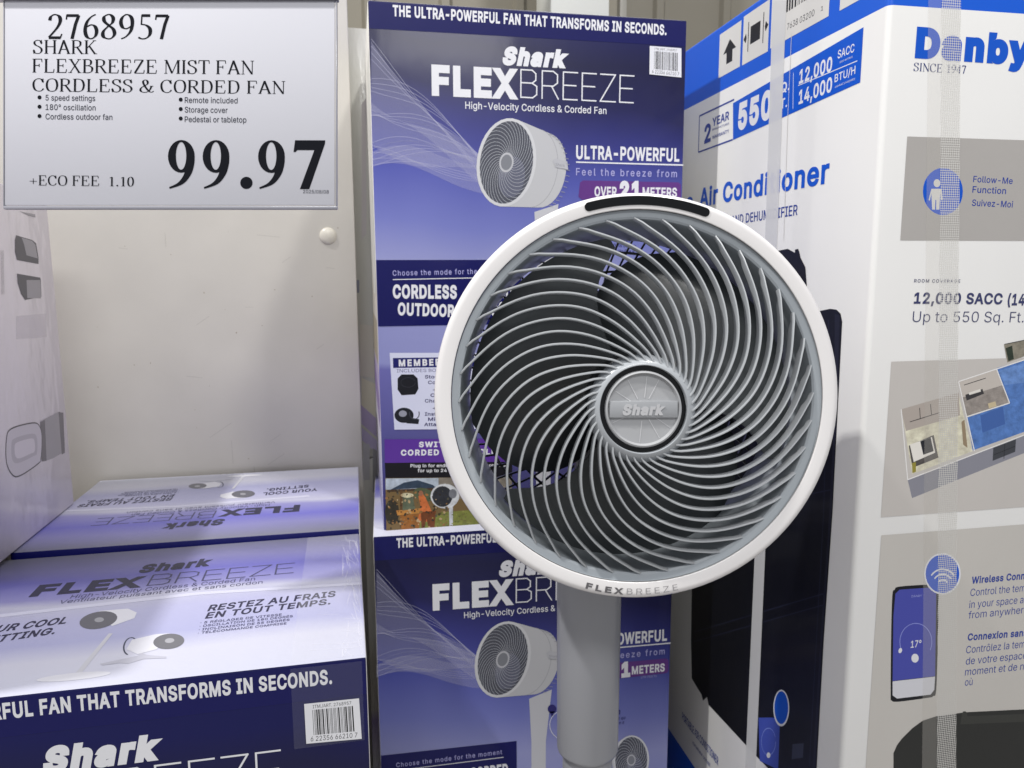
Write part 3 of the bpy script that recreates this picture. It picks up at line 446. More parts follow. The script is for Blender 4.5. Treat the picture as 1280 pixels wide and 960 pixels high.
def ell(cx, cy, rx, ry, rot=0, n=28, a0=0, a1=2*PI):
    c, s_ = math.cos(rot), math.sin(rot); full = abs(a1-a0-2*PI) < 1e-6
    return [(cx+rx*math.cos(t)*c-ry*math.sin(t)*s_, cy+rx*math.cos(t)*s_+ry*math.sin(t)*c) for t in (a0+(a1-a0)*k/(n if full else n-1) for k in range(n))]
def barcode(F, q, digits=None, top=None, n=26, seed=1, px=True):
    """white sticker with bars; q = TL, TR, BR, BL"""
    rnd = random.Random(seed)
    lab = F.poly('barcode_label', q, WHITEINK, 6, px=px)
    def at(s_, t):
        a = [q[0][j]+(q[1][j]-q[0][j])*s_ for j in (0, 1)]; b = [q[3][j]+(q[2][j]-q[3][j])*s_ for j in (0, 1)]
        return (a[0]+(b[0]-a[0])*t, a[1]+(b[1]-a[1])*t)
    x = .14; bars = []
    while x < .86:
        w_ = rnd.choice((.008, .008, .014, .024)); bars.append([at(x, .17), at(x+w_, .17), at(x+w_, .80), at(x, .80)]); x += w_+rnd.choice((.008, .012, .02))
    F.poly('barcode', bars, BLACKINK, 2, parent=lab, px=px)
    if digits: F.text(digits, at(.08, .95), at(.92, .95), at(.08, .84) if px else .12*abs(q[3][1]-q[0][1]), BLACKINK, parent=lab, px=px)
    if top: F.text(top, at(.15, .13), at(.85, .13), at(.15, .05) if px else .08*abs(q[3][1]-q[0][1]), BLACKINK, parent=lab, px=px)

WHITEINK = ink((226, 226, 230)); BLACKINK = ink((22, 22, 26)); NAVY = ink((12, 14, 86)); PURPLE = ink((92, 52, 150))
def photo_ink(col):
    return mat('photo_ink_%02x%02x%02x' % tuple(int(x) for x in col), col, .42, .12, .1, 26, var=.55, stretch=(14, 14, 14), spec=.28)
LAVTXT = ink((170, 168, 215)); WAVE = film('wave_print', (205, 205, 235), .20); WAVE2 = film('wave_print_line', (220, 220, 245), .26)

# ================================================================ setting
fl = mk('floor', [(-6, -4, 0), (6, -4, 0), (6, 8, 0), (-6, 8, 0)], [(0, 1, 2, 3)], mat('polished_concrete', (150, 146, 140), .35, var=.12, bump=.05), kind='structure')
WX = .0005
wallm = mat('painted_steel_panel', (198, 194, 187), .38, .12, .08, 6, var=.11)
bm = box_mesh(-1.8, WX, 1.262, 1.30, 0, 2.6, .002)
wall = obj_bm('wall', bm, wallm); wall['kind'] = 'structure'
# a bolt cap and small chips
wf = Face(wall, (0, 1.262, H), (1, 0, 0), (0, 0, -1)); wf.W = Matrix.Identity(4)
cu_, cv_ = wf.px(410, 295)
bmc = bmesh.new(); bmesh.ops.create_uvsphere(bmc, u_segments=24, v_segments=12, radius=.0135)
for v in bmc.verts: v.co = Vector((cu_+v.co.x, 1.262+v.co.y*.45, H-cv_+v.co.z))
obj_bm('bolt_cap', bmc, mat('cream_cap', (206, 201, 190), .35), wall)
sp = []
for k in range(18):
    x, y = random.uniform(110, 430), random.uniform(270, 590); r = random.uniform(.4, .9)
    sp.append(ell(x, y, r, r*random.uniform(.6, 1.3), 0, 7))
wf.poly('paint_chips', sp, mat('chip_brown', (150, 138, 122), .7), 2)['kind'] = 'stuff'
# far wall of ribbed sheet behind the stacks
bw = bmesh.new(); xs = []; x = -.4; v0 = None
prof = []
while x < 4:
    prof += [(x, 2.60), (x+.20, 2.60), (x+.21, 2.585), (x+.235, 2.585), (x+.245, 2.60)]; x += .245
vs = []; fs = []
for i, (a, b) in enumerate(prof):
    vs += [(a, b, 0), (a, b, 3.4)]
    if i: fs.append((2*i-2, 2*i, 2*i+1, 2*i-1))
bw.free()
bk = mk('back_wall', vs, fs, mat('ribbed_sheet', (140, 134, 120), .5, var=.05), kind='structure')
def pxy(x, y, Y):
    d = CF+CR*((x-640)/FPX)-CU*((y-480)/FPX); return CAM+d*(Y/d.y)
a = pxy(688, 8, 2.1); b = pxy(762, 12, 2.1)
ps = obj_bm('steel_post', box_mesh(a.x, b.x, 2.1, 2.1+(b.x-a.x), 0, 3.2, .006), mat('white_post', (232, 232, 224), .4)); ps['label'] = 'white square post behind the upper blue boxed stack'; ps['category'] = 'post'
a = pxy(775, 8, 2.3)
ps2 = obj_bm('steel_post', box_mesh(a.x, a.x+.022, 2.3, 2.33, 0, 3.2, .003), mat('grey_post', (170, 166, 156), .4)); ps2['label'] = 'thin grey upright just right of the white square post'; ps2['category'] = 'post'

st_ = []
for k in range(14):
    x, y = random.uniform(130, 420), random.uniform(290, 585); l_ = random.uniform(6, 34); a_ = random.choice((0, .1, 1.5, -.6))
    st_.append([(x, y), (x+l_*math.cos(a_), y+l_*math.sin(a_))])
wf.ribbons('rub_marks', st_, .0009, film('rub_mark', (120, 112, 100), .16))['kind'] = 'stuff'

# ================================================================ blue fan cartons
W, BH, BD = .42, .6783, .3166
FRONT = ramp_mat('fan_carton_front_print', 2, [(BH, (14, 16, 72)), (BH-.035, (20, 20, 58)), (BH-.085, (28, 28, 74)), (BH-.13, (50, 52, 120)), (BH-.19, (76, 82, 160)), (BH-.26, (112, 118, 182)), (BH-.32, (148, 151, 196)), (BH-.45, (146, 149, 200)), (.22, (112, 110, 176)), (0, (40, 38, 100))], tilt=.10)
TOPP = ramp_mat('fan_carton_top_print', 1, [(0, (184, 185, 200)), (.05, (188, 188, 202)), (.085, (160, 161, 194)), (.14, (170, 170, 200)), (.175, (182, 182, 200)), (.19, (138, 136, 184)), (.235, (104, 102, 176)), (.27, (122, 120, 166)), (BD, (112, 112, 128))], tilt=0, bump=.25, bscale=30)
SIDE = ramp_mat('fan_carton_side_print', 2, [(BH, (222, 220, 214)), (BH-.3, (216, 214, 208)), (BH-.36, (190, 184, 172)), (BH-.45, (196, 190, 182)), (BH-.47, (160, 146, 184)), (BH-.52, (196, 188, 206)), (BH-.55, (214, 212, 216)), (.02, (180, 178, 214))], tilt=0, bump=.6, bscale=60)
def carton_body(parent, w_, d, h, name='carton'):
    def pick(f):
        n = f.normal
        if n.y < -.55: return 0
        if n.z > .55: return 1
        if n.y > .7: return 3
        return 2
    return obj_bm(name, box_mesh(0, w_, 0, d, 0, h, .0022), [FRONT, TOPP, SIDE, NAVY], parent, pick)
def fan_picture(F, c, rx, ry, rot, dx, dy, grey=(190, 190, 192), stand=None, n=34):
    """printed picture of a drum shaped fan: tilted face ellipse with a barrel extruded by (dx,dy)"""
    if stand:
        st = F.poly('printed_fan_stand', stand, ink((196, 196, 200)), 2)
    E0 = ell(c[0], c[1], rx*1.12, ry*1.07, rot, 32); E1 = ell(c[0]+dx, c[1]+dy, rx*.86, ry*.9, rot, 32)
    pts = E0+E1; cx = sorted(set(pts))
    def hull(P):
        def half(Q):
            h = []
            for p in Q:
                while len(h) > 1 and (h[-1][0]-h[-2][0])*(p[1]-h[-2][1])-(h[-1][1]-h[-2][1])*(p[0]-h[-2][0]) <= 0: h.pop()
                h.append(p)
            return h
        return half(P)[:-1]+half(P[::-1])[:-1]
    b = F.poly('printed_fan', hull(cx), ink(grey), 3)
    E2 = ell(c[0]+dx*.72, c[1]+dy*.72, rx*.93, ry*.95, rot, 32, -PI*.45, PI*.45)
    F.ribbons('printed_seam', [E2], .0008, ink((160, 160, 164)), parent=b)
    F.poly('printed_rim', E0, ink((206, 206, 208)), 2, parent=b)
    F.poly('printed_grille', ell(c[0], c[1], rx, ry, rot, 32), ink((78, 80, 90)), 2, parent=b)
    F.poly('printed_grille', ell(c[0]+rx*.2, c[1]+ry*.35, rx*.5, ry*.5, rot, 24), ink((98, 100, 116)), 2, parent=b)
    sp_ = []
    for k in range(n):
        a0 = 2*PI*k/n; q = []
        for j in range(9):
            r = 1-.76*j/8; a = a0+1.2*(j/8)**.9
            X, Y = rx*r*math.cos(a), ry*r*math.sin(a)
            q.append((c[0]+X*math.cos(rot)-Y*math.sin(rot), c[1]+X*math.sin(rot)+Y*math.cos(rot)))
        sp_.append(q)
    F.ribbons('printed_ribs', sp_, .00055, ink((176, 178, 184)), parent=b)
    F.poly('printed_hub', ell(c[0], c[1], rx*.27, ry*.24, rot, 20), ink((190, 190, 194)), 4, parent=b)
    F.poly('printed_hub', ell(c[0], c[1], rx*.21, ry*.19, rot, 20), ink((128, 130, 136)), 2, parent=b)
    return b
# front artwork, laid out on the upper carton of the right stack (F.px = photo point -> print position)
U1 = empty('fan_carton', (.025, 1.0052, H+.3344-BH), 'upper tall blue fan carton behind the pedestal fan', 'cardboard box', 'blue fan cartons', math.radians(-.1257))
bpy.context.view_layer.update()
carton_body(U1, W, BD, BH)
F = Face(U1, (0, 0, BH), (1, 0, 0), (0, 0, -1)); F.W = U1.matrix_world.copy()
P = F.px
def quad(x0, x1, v0, v1): return [(x0, v0), (x1, v0), (x1, v1), (x0, v1)]
vb = P(471, 325)[1]; vc = P(473, 408)[1]
F.poly('printed_band', quad(.001, W-.001, .0022, P(457, 46)[1]-.010), ink((14, 16, 84)), 1, px=False)
# breeze waves
wl = []
for (y0, y1, amp, ph, cnt, spread) in ((60, 236, 10, 0, 7, 3.2), (125, 210, 18, 1.2, 9, 3.0), (188, 200, 16, 2.4, 9, 2.6), (200, 222, 10, 3.6, 7, 4.0), (90, 212, 22, 2.0, 8, 2.2)):
    for k in range(0, cnt, 2):
        q = []
        for j in range(20):
            t = j/19; x = 464+t*150
            q.append((x, y0+(y1-y0)*t**(1.1)+amp*math.sin(ph+t*4.2+k*.11)*(1-t*.6)+(k-cnt/2)*spread*(1-t*.75)*math.cos(ph+t*2.4)))
        wl.append(q)
F.ribbons('printed_waves', wl, .0009, WAVE2)['kind'] = 'stuff'
for (a, b_, c_, d_) in ((62, 128, 205, 232), (120, 188, 200, 214), (185, 204, 205, 240)):
    top = [(464+t*14, a+(c_-a)*(t/10)+14*math.sin(t*.5+a)*(1-t/12)) for t in range(11)]
    bot = [(464+t*14, b_+(d_-b_)*(t/10)+14*math.sin(t*.45+b_)*(1-t/12)) for t in range(11)]
    F.poly('printed_veil', [[top[i], top[i+1], bot[i+1], bot[i]] for i in range(10)], WAVE, 1)
F.text('THE ULTRA-POWERFUL FAN THAT TRANSFORMS IN SECONDS.', (491, 19.5), (833, 43.5), (491.3, 6), WHITEINK, .032)
F.text('Shark', (627, 79), (710, 83.5), (628, 57.5), WHITEINK, .062, .22)
F.text('FLEX', (539.7, 116.5), (648, 121.5), (540, 80.5), WHITEINK, .05)
def breeze(F, a, b, cap, m, px=True, wid=.0011, parent=None):
    G = {'B': [[(0, 0), (0, 1), (.45, 1), (.6, .88), (.6, .64), (.45, .53), (0, .53)], [(.45, .53), (.64, .42), (.64, .12), (.48, 0), (0, 0)]],
         'R': [[(0, 0), (0, 1), (.45, 1), (.62, .88), (.62, .58), (.45, .46), (0, .46)], [(.38, .46), (.66, 0)]],
         'E': [[(.58, 1), (0, 1), (0, 0), (.58, 0)], [(0, .52), (.52, .52)]], 'Z': [[(0, 1), (.62, 1), (0, 0), (.64, 0)]]}
    A = F.px(*a) if px else a; B = F.px(*b) if px else b
    d = (B[0]-A[0], B[1]-A[1]); L_ = math.hypot(*d); e = (d[0]/L_, d[1]/L_); h = cap if not px else abs((F.px(*cap)[0]-A[0])*e[1]-(F.px(*cap)[1]-A[1])*e[0])
    up = (e[1], -e[0]); adv = [.66+.2, .66+.2, .58+.2, .58+.18, .64+.18, .58]; tot = sum(adv); x = 0; lines = []
    for ch, ad in zip('BREEZE', adv):
        for stq in G[ch]:
            for i in range(len(stq)-1):
                q = [(A[0]+e[0]*(x+p[0])*L_/tot+up[0]*p[1]*h, A[1]+e[1]*(x+p[0])*L_/tot+up[1]*p[1]*h) for p in stq[i:i+2]]
                # lengthen a hair so the corners close
                dx, dy = q[1][0]-q[0][0], q[1][1]-q[0][1]; l = math.hypot(dx, dy); k = wid*.45/l
                lines.append([(q[0][0]-dx*k, q[0][1]-dy*k), (q[1][0]+dx*k, q[1][1]+dy*k)])
        x += ad
    return F.ribbons('lettering', lines, wid, m, px=False, parent=parent)
breeze(F, (651, 121.5), (791.5, 128.5), (651, 87), WHITEINK, wid=.0016)
F.text('High-Velocity Cordless & Corded Fan', (581.6, 135.8), (758, 142.5), (581.8, 127), WHITEINK, .008)
stand = [(669, 262), (697, 262), (688, 470), (688, 700), (670, 700), (670, 330)]
fan_picture(F, (633, 203), 33, 52, math.radians(8), 46, 10, stand=[(668, 265), (698, 255), (690, 330), (688, 640), (670, 640), (671, 330)])
F.text('ULTRA-POWERFUL', (720, 198), (849, 201.5), (720, 181.5), WHITEINK, .03)
F.poly('printed_rule', [(720, 201.8), (854, 205.5), (854, 207.3), (720, 203.5)], WHITEINK)
F.text('Feel the breeze from', (720, 219), (846, 221.5), (720, 210), LAVTXT, .01, gap=.12)
bad = F.poly('printed_badge', [(725, 228), (729, 225.5), (848, 228), (851, 231), (851, 247), (848, 249.5), (727, 249.5), (723, 246)], ink((96, 52, 128)), 3)
F.text('OVER', (743, 245), (771, 245.5), (743, 233), WHITEINK, .03)
F.text('21', (774.5, 247), (801, 247), (774.5, 226), WHITEINK, .06)
F.text('METERS', (803, 245.4), (846, 246), (803, 234), WHITEINK, .03)
F.text('(70 FEET)', (815, 253), (835, 253.4), (815, 250), LAVTXT, 0)
# mode panel
pb = F.px(602, 325)[0]+.058
F.poly('printed_band', quad(.001, .192, vb, vc), NAVY, 4, px=False)
F.text('Choose the mode for the moment', (490.9, 344.6), (632, 341.5), (490.9, 338), LAVTXT, .01, gap=.08)
F.poly('printed_rule', [(491, 349), (634, 346), (634, 347), (491, 350)], WHITEINK)
F.text('CORDLESS', (491, 372), (571, 372.5), (491, 355.5), WHITEINK, .04)
F.text('OUTDOOR', (497, 393), (568, 395.5), (497, 378), WHITEINK, .04)
F.text('CORDED', (590, 372), (640, 371), (590, 357), WHITEINK, .04)
F.text('INDOOR', (590, 395), (640, 394), (590, 378), WHITEINK, .04)
# small picture of a fan, pin and ring low on the right (measured on the lower carton of the same kind)
F.W = Matrix.Translation((.0103, .9839, 0)) @ Matrix.Rotation(math.radians(-1.877), 4, 'Z')
fan_picture(F, (789, 950), 20, 29, math.radians(3), -7, -1, n=24)
F.poly('printed_pin', [ell(690, 886, 5.5, 5.5), [(686.5, 889), (693.5, 889), (690, 896)]], ink((40, 36, 110)), 3)
F.ribbons('printed_ring', [ell(710, 906, 23, 20)+[ell(710, 906, 23, 20)[0]]], .0009, WHITEINK)
F.text('Mist Mode', (752, 893), (775, 892.5), (752, 886), NAVY, .02); F.text('cools the air', (752, 900), (782, 899), (752, 896), NAVY); F.text('as you like it', (752, 906), (780, 905), (752, 902), NAVY)
F.W = U1.matrix_world.copy()
# members' bonus panel
bp_ = F.poly('printed_panel', [(487, 441), (600, 441), (600, 536), (493, 537)], ink((214, 216, 236)), 3)
F.poly('printed_band', [(491, 447.5), (600, 446), (600, 458), (491.5, 460)], ink((26, 28, 100)), 2)
F.text('MEMBERS ONLY', (498.5, 457.5), (598, 455), (498.5, 449.5), WHITEINK, .04, gap=.1)
F.text('INCLUDES BONUS OUTDOOR', (496, 465.5), (598, 464), (496, 461.5), ink((90, 86, 130)), .0)
for t, x, y, x1 in (('Storage', 531, 473, 560), ('Cover', 535, 480, 556), ('+', 541, 489, 546), ('Car', 538, 496, 552), ('Charger', 531, 503, 560), ('+', 541, 512, 546), ('InstaCool', 531, 519.5, 566), ('Mist', 535, 526, 552), ('Attachment', 530, 532.5, 574)):
    F.text(t, (x, y), (x1, y-.3), (x, y-4.2), ink((52, 48, 96)), .02)
F.poly('printed_bag', [(497, 473), (502, 468), (517, 468), (522, 473), (523, 486), (519, 493), (502, 494), (497, 487)], ink((24, 25, 32)), 2)
F.ribbons('printed_bag_strap', [ell(510, 478, 9, 6)], .0006, ink((54, 56, 66)))
F.poly('printed_ring', ell(505, 519, 12, 9.5), ink((28, 30, 38)), 2); F.poly('printed_ring', ell(503.5, 517, 5, 4), ink((150, 152, 166)), 2)
F.poly('printed_ring', [(508, 521), (524, 524), (523, 530), (508, 529)], ink((28, 30, 38)), 2)
F.ribbons('printed_clip', [ell(518, 517, 6, 7, 0, 14, -.4, PI+.4)], .0012, ink((60, 62, 72)))
F.poly('printed_band', [(480.5, 549), (640, 548), (640, 577), (481, 578.5)], PURPLE, 3)
F.text('SWITCH TO', (523.5, 558.5), (592, 558), (523.5, 552), WHITEINK, .04, gap=.06)
F.text('CORDED TO CORDLESS', (501, 569), (634, 567.5), (501, 562), WHITEINK, .04, gap=.06)
F.poly('printed_band', [(481, 578.5), (640, 577), (640, 596), (482, 597.5)], ink((20, 18, 26)), 2)
F.text('Plug in for endless power or go cordless', (513, 584), (632, 583), (513, 580), WHITEINK, .02)
F.text('for up to 24 hours per charge', (522, 590), (612, 589.5), (522, 586), WHITEINK, .02)
# garden snapshot
def shot(items):
    for nm, pts, c in items: F.poly(nm, pts, photo_ink(c), 1)
F.poly('printed_photo', [(481.5, 597.5), (640, 596), (640, 664), (483, 665)], ink((118, 96, 62)), 3)
shot([('printed_sky', [(482, 598), (640, 596.5), (640, 610), (482, 612)], (176, 186, 198)),
      ('printed_parasol', [(488, 612), (505, 603), (522, 600), (541, 606), (548, 612), (520, 610)], (52, 66, 84)),
      ('printed_building', [(548, 597), (640, 597), (640, 632), (548, 620)], (132, 124, 112)),
      ('printed_pergola', [(484, 612), (562, 609), (562, 612), (484, 615)], (74, 56, 40)),
      ('printed_pergola', [(500, 612), (503, 612), (503, 660), (500, 660)], (96, 70, 44)),
      ('printed_lawn', [(552, 640), (640, 634), (640, 664), (500, 664), (520, 655)], (124, 128, 62)),
      ('printed_shrub', ell(490, 640, 9, 16, 0, 12), (52, 48, 40)),
      ('printed_shrub', ell(530, 618, 14, 8, .3, 12), (84, 92, 66)),
      ('printed_table', [(495, 638), (528, 635), (530, 641), (497, 644)], (186, 128, 62)),
      ('printed_bench', [(500, 644), (526, 642), (524, 660), (502, 662)], (150, 96, 44)),
      ('printed_diner', [(504, 622), (516, 620), (519, 636), (503, 638)], (96, 104, 84)),
      ('printed_hat', ell(509, 619, 8, 3, 0, 12), (222, 206, 170)),
      ('printed_diner', [(523, 620), (528, 616), (532, 622), (540, 640), (534, 652), (522, 650), (526, 634)], (204, 112, 62)),
      ('printed_face', ell(526, 616.5, 3, 3.4, 0, 10), (168, 112, 84)),
      ('printed_chair', [(526, 640), (545, 638), (543, 660), (536, 661), (533, 648), (530, 662), (527, 661)], (110, 62, 34)),
      ('printed_pole', [(561, 630), (566, 630), (566, 663), (562, 663)], (196, 198, 200)),
      ('printed_fan', ell(556, 620, 18, 15.5, 0, 20), (206, 208, 210)),
      ('printed_fan', ell(553, 620.5, 12.5, 13, 0, 20), (48, 50, 56)),
      ('printed_fan', ell(566, 617, 5, 6, 0, 12), (120, 122, 128))])
rs = random.Random(3); leaf = {}
for k in range(150):
    x = rs.uniform(483, 560); y = rs.uniform(612, 663); r = rs.uniform(.5, 1.7)
    leaf.setdefault(rs.choice(((60, 52, 40), (150, 110, 66), (88, 84, 70), (186, 160, 120), (46, 40, 36))), []).append(ell(x, y, r, r*rs.uniform(.5, 1.6), rs.random()*3, 6))
for k in range(60):
    leaf.setdefault(rs.choice(((96, 104, 50), (146, 146, 80), (110, 96, 60))), []).append(ell(rs.uniform(540, 610), rs.uniform(638, 663), rs.uniform(.6, 2.4), .6, 0, 6))
for c_, q_ in leaf.items(): F.poly('printed_foliage', q_, photo_ink(c_), 1)['kind'] = 'stuff'
F.text('Shark', (694, 207), (706, 209), (694, 203.5), ink((150, 150, 156)), .01)
F.poly('printed_grip', [(691, 200), (695, 198), (709, 202), (710, 212), (694, 209)], ink((184, 184, 188)), -1)
fins = []
for k in range(17):
    a_ = -1.25+2.5*k/16; X = 676+30*math.cos(a_)*1.05; Y = 212+47*math.sin(a_); fins.append([(X, Y), (X+4.5, Y+1.2)])
F.ribbons('printed_fins', fins, .0008, ink((150, 150, 156)))
# bar code sticker and scuffed corners
q = [P(812, 57.5), P(851.5, 60.5), P(851.5, 97), P(811.5, 93)]
barcode(F, q, '6 22356 66210 7', 'ITM./ART. 2768957', px=False)
sc = []
for k in range(30):
    if k < 18: x, y = random.gauss(468, 5), random.gauss(46, 8)
    else: x, y = random.gauss(846, 5), random.gauss(33, 4)
    if x < 460 or x > 855: continue
    r = random.uniform(.3, 1.1); sc.append(ell(x, y, r, r*random.uniform(.4, 1.5), random.random()*3, 6))

wr_ = []
rq = random.Random(4)
for (x0_, x1_, y0_, y1_, n_) in ((459, 476, 4, 200, 26), (826, 856, 28, 60, 26), (848, 856, 30, 240, 14), (474, 484, 330, 640, 14)):
    for k in range(n_):
        x_, y_ = rq.uniform(x0_, x1_), rq.uniform(y0_, y1_); a_ = rq.gauss(1.4, .5); l_ = rq.uniform(3, 11); q_ = [(x_, y_)]
        for j in range(4): a_ += rq.gauss(0, .25); q_.append((min(x1_, max(x0_, q_[-1][0]+l_/4*math.cos(a_))), q_[-1][1]+l_/4*math.sin(a_)))
        wr_.append(q_)
front_parts = [o for o in U1.children if o.name.split('.')[0] != 'carton']
# prints that give the narrow left side its bands
G = Face(U1, (0, BD, BH), (0, -1, 0), (0, 0, -1)); G.W = U1.matrix_world.copy()
side_parts = [G.poly('printed_panel', quad(.03, .29, .395, .455), ink((150, 140, 120)), 2, px=False),
              G.poly('printed_band', [(.02, .47), (.30, .50), (.30, .545), (.02, .51)], ink((128, 106, 160)), 2, px=False),
              G.poly('printed_panel', quad(.05, .13, .56, .66), ink((96, 92, 88)), 2, px=False),
              G.poly('printed_panel', quad(.17, .29, .05, .36), ink((206, 206, 200)), 2, px=False)]
def copy_part(o, par, dz=0):
    c = o.copy(); C.objects.link(c); c.parent = par
    if dz: c.location.z += dz
    for k in o.children: copy_part(k, c)
    return c
def fan_carton(loc, rz, label, h=BH, w_=W, skip_front=False):
    e = empty('fan_carton', loc, label, 'cardboard box', 'blue fan cartons', rz)
    carton_body(e, w_, BD, h)
    if not skip_front:
        for o in front_parts+side_parts: copy_part(o, e, h-BH)
    return e
a1, a2 = math.radians(-.1257), math.radians(-.1257-1.7513)
U2 = fan_carton((.025-.0147, 1.0052-.0213, 0), a2, 'lower tall blue fan carton under the upper one behind the fan pole')
LH = H-.3187
L1 = fan_carton((-.0022-W*math.cos(math.radians(.8155)), .6122-W*math.sin(math.radians(.8155)), 0), math.radians(.8155), 'near blue fan carton at lower left with its white top and navy front showing', h=LH)
L2 = empty('fan_carton', (-.0065+.0, .6122+2*BD+.006, 0), 'far blue fan carton with upside down top lettering against the cream wall', 'cardboard box', 'blue fan cartons', PI)
carton_body(L2, .395, BD, LH+.004)
bpy.context.view_layer.update()
# ---- top artwork, laid out on the near left carton
T = Face(L1, (0, BD, LH), (1, 0, 0), (0, -1, 0)); T.W = L1.matrix_world.copy()
n0 = len(L1.children); before = set(L1.children)
GREYINK = ink((42, 42, 66)); GREY2 = ink((66, 66, 96))
T.text('Shark', (172, 716), (264, 706.5), (172, 706.8), GREYINK, .05, .12)
T.text('FLEX', (36.4, 745.4), (177, 733), (36.4, 732.5), GREYINK, .05)
breeze(T, (184, 732), (366, 716), (184, 719.5), GREY2, wid=.0018)
T.text('High-Velocity Cordless & Corded Fan', (87, 748.5), (318.6, 725.5), (87, 744), GREY2, 0)
T.text('Ventilateur puissant avec et sans cordon', (73, 755), (328, 729.5), (73, 750.8), GREY2, 0)
T.poly('printed_panel', [(0, 768), (250, 740), (451, 728), (452, 731), (250, 743.5), (0, 772)], ink((196, 196, 214)), 1)
T.text('RESTEZ AU FRAIS', (259, 764), (420, 745.4), (259, 756.8), GREYINK, .025, .12)
T.text('EN TOUT TEMPS.', (256, 773.3), (414, 755), (256, 766.2), GREYINK, .025, .12)
for k, t in enumerate(('· 5 RÉGLAGES DE VITESSE', '· OSCILLATION DE 180 DEGRÉS', '· INCLINAISON DE 55 DEGRÉS', '· TÉLÉCOMMANDE COMPRISE')):
    T.text(t, (250-k, 780+k*4.3), ((352, 366, 362, 358)[k], (769.5, 771.5, 776, 780.5)[k]), (250.6-k, 777.3+k*4.3), GREY2, .012)
T.text('YOUR COOL', (-40, 795), (83, 779), (-40, 787), GREYINK, .025, .12)
T.text('SETTING.', (-32, 807), (69, 792), (-32, 799), GREYINK, .025, .12)
T.poly('printed_stand', [(94, 842), (136, 792), (141, 792), (100, 844)], ink((188, 188, 196)), 2)
T.poly('printed_stand', ell(92, 846, 47, 4.5, -.1, 22), ink((204, 204, 212)), 2)
T.poly('printed_fan', [(124, 764), (160, 761), (171, 766), (168, 773), (140, 783)], ink((208, 208, 216)), 2)
T.poly('printed_grille', ell(123, 775.5, 24, 10.5, -.18, 24), ink((96, 96, 104)), 2); T.poly('printed_hub', ell(124, 775, 6, 3, -.1, 14), ink((150, 150, 156)), 2)
T.poly('printed_stand', [(125, 830), (172, 820), (176, 816), (184, 819), (208, 821), (208, 823), (180, 824), (160, 830), (150, 829), (128, 832)], ink((176, 176, 188)), 2)
T.poly('printed_fan', [(165, 800), (195, 793), (212, 792), (196, 812), (172, 818), (158, 812)], ink((206, 206, 214)), 2)
T.ribbons('printed_ring', [ell(163, 808, 8, 11, .3, 18, PI*.5, PI*1.6)], .0012, ink((60, 66, 84)))
T.poly('printed_grille', ell(211, 802, 19.5, 9.5, -.1, 24), ink((106, 106, 112)), 2); T.poly('printed_hub', ell(212, 801, 6, 3, -.1, 14), ink((160, 160, 166)), 2)
top_parts = [o for o in L1.children if o not in before]
for o in top_parts:
    c = copy_part(o, L2); c.location = (-.012, 0, .004)
# packing tape along the right end of both left tops
for bx in (L1, L2):
    pass
TAPE = film('clear_tape', (236, 236, 240), .10); TAPEM = film('filament_tape', (228, 226, 221), .40, True); TAPEW = film('pale_tape', (226, 226, 226), .78)
T.poly('packing_tape', quad(W-.062, W-.002, .003, BD-.003), TAPE, 10, px=False)
F1 = Face(L1, (0, 0, LH), (1, 0, 0), (0, 0, -1), base=.0006); F1.W = L1.matrix_world.copy()
F1.poly('packing_tape', quad(W-.062, W-.004, .003, .075), film('clear_tape_edge', (200, 200, 214), .06), 2, px=False)
rw = random.Random(11)
def wrinkle_glints(Fc, name, regions, m):
    ls = []
    for (u0, u1, v0, v1, ang, n_) in regions:
        for k in range(n_):
            u, v = rw.uniform(u0, u1), rw.uniform(v0, v1); a_ = ang+rw.gauss(0, .16); l_ = rw.uniform(.012, .05); b_ = rw.uniform(-.03, .03); q_ = [(u, v)]
            for j in range(5):
                a_ += b_+rw.gauss(0, .04); q_.append((min(u1, max(u0, q_[-1][0]+l_/5*math.cos(a_))), min(v1, max(v0, q_[-1][1]+l_/5*math.sin(a_)))))
            ls.append(q_)
    o = Fc.ribbons(name, ls, lambda dx, dy: .0007, m, px=False); o['kind'] = 'stuff'; return o
GLINT = film('painted_glint', (240, 240, 246), .26)  # pale strokes: highlights on the film's wrinkles painted as colour
wrinkle_glints(T, 'painted_wrinkle_glint', [(W-.02, W-.003, .004, BD-.004, 1.5, 46), (W-.06, W-.004, .004, BD-.004, .2, 12)], GLINT)
L1['label'] = 'near blue fan carton at lower left with its white top and navy front showing'

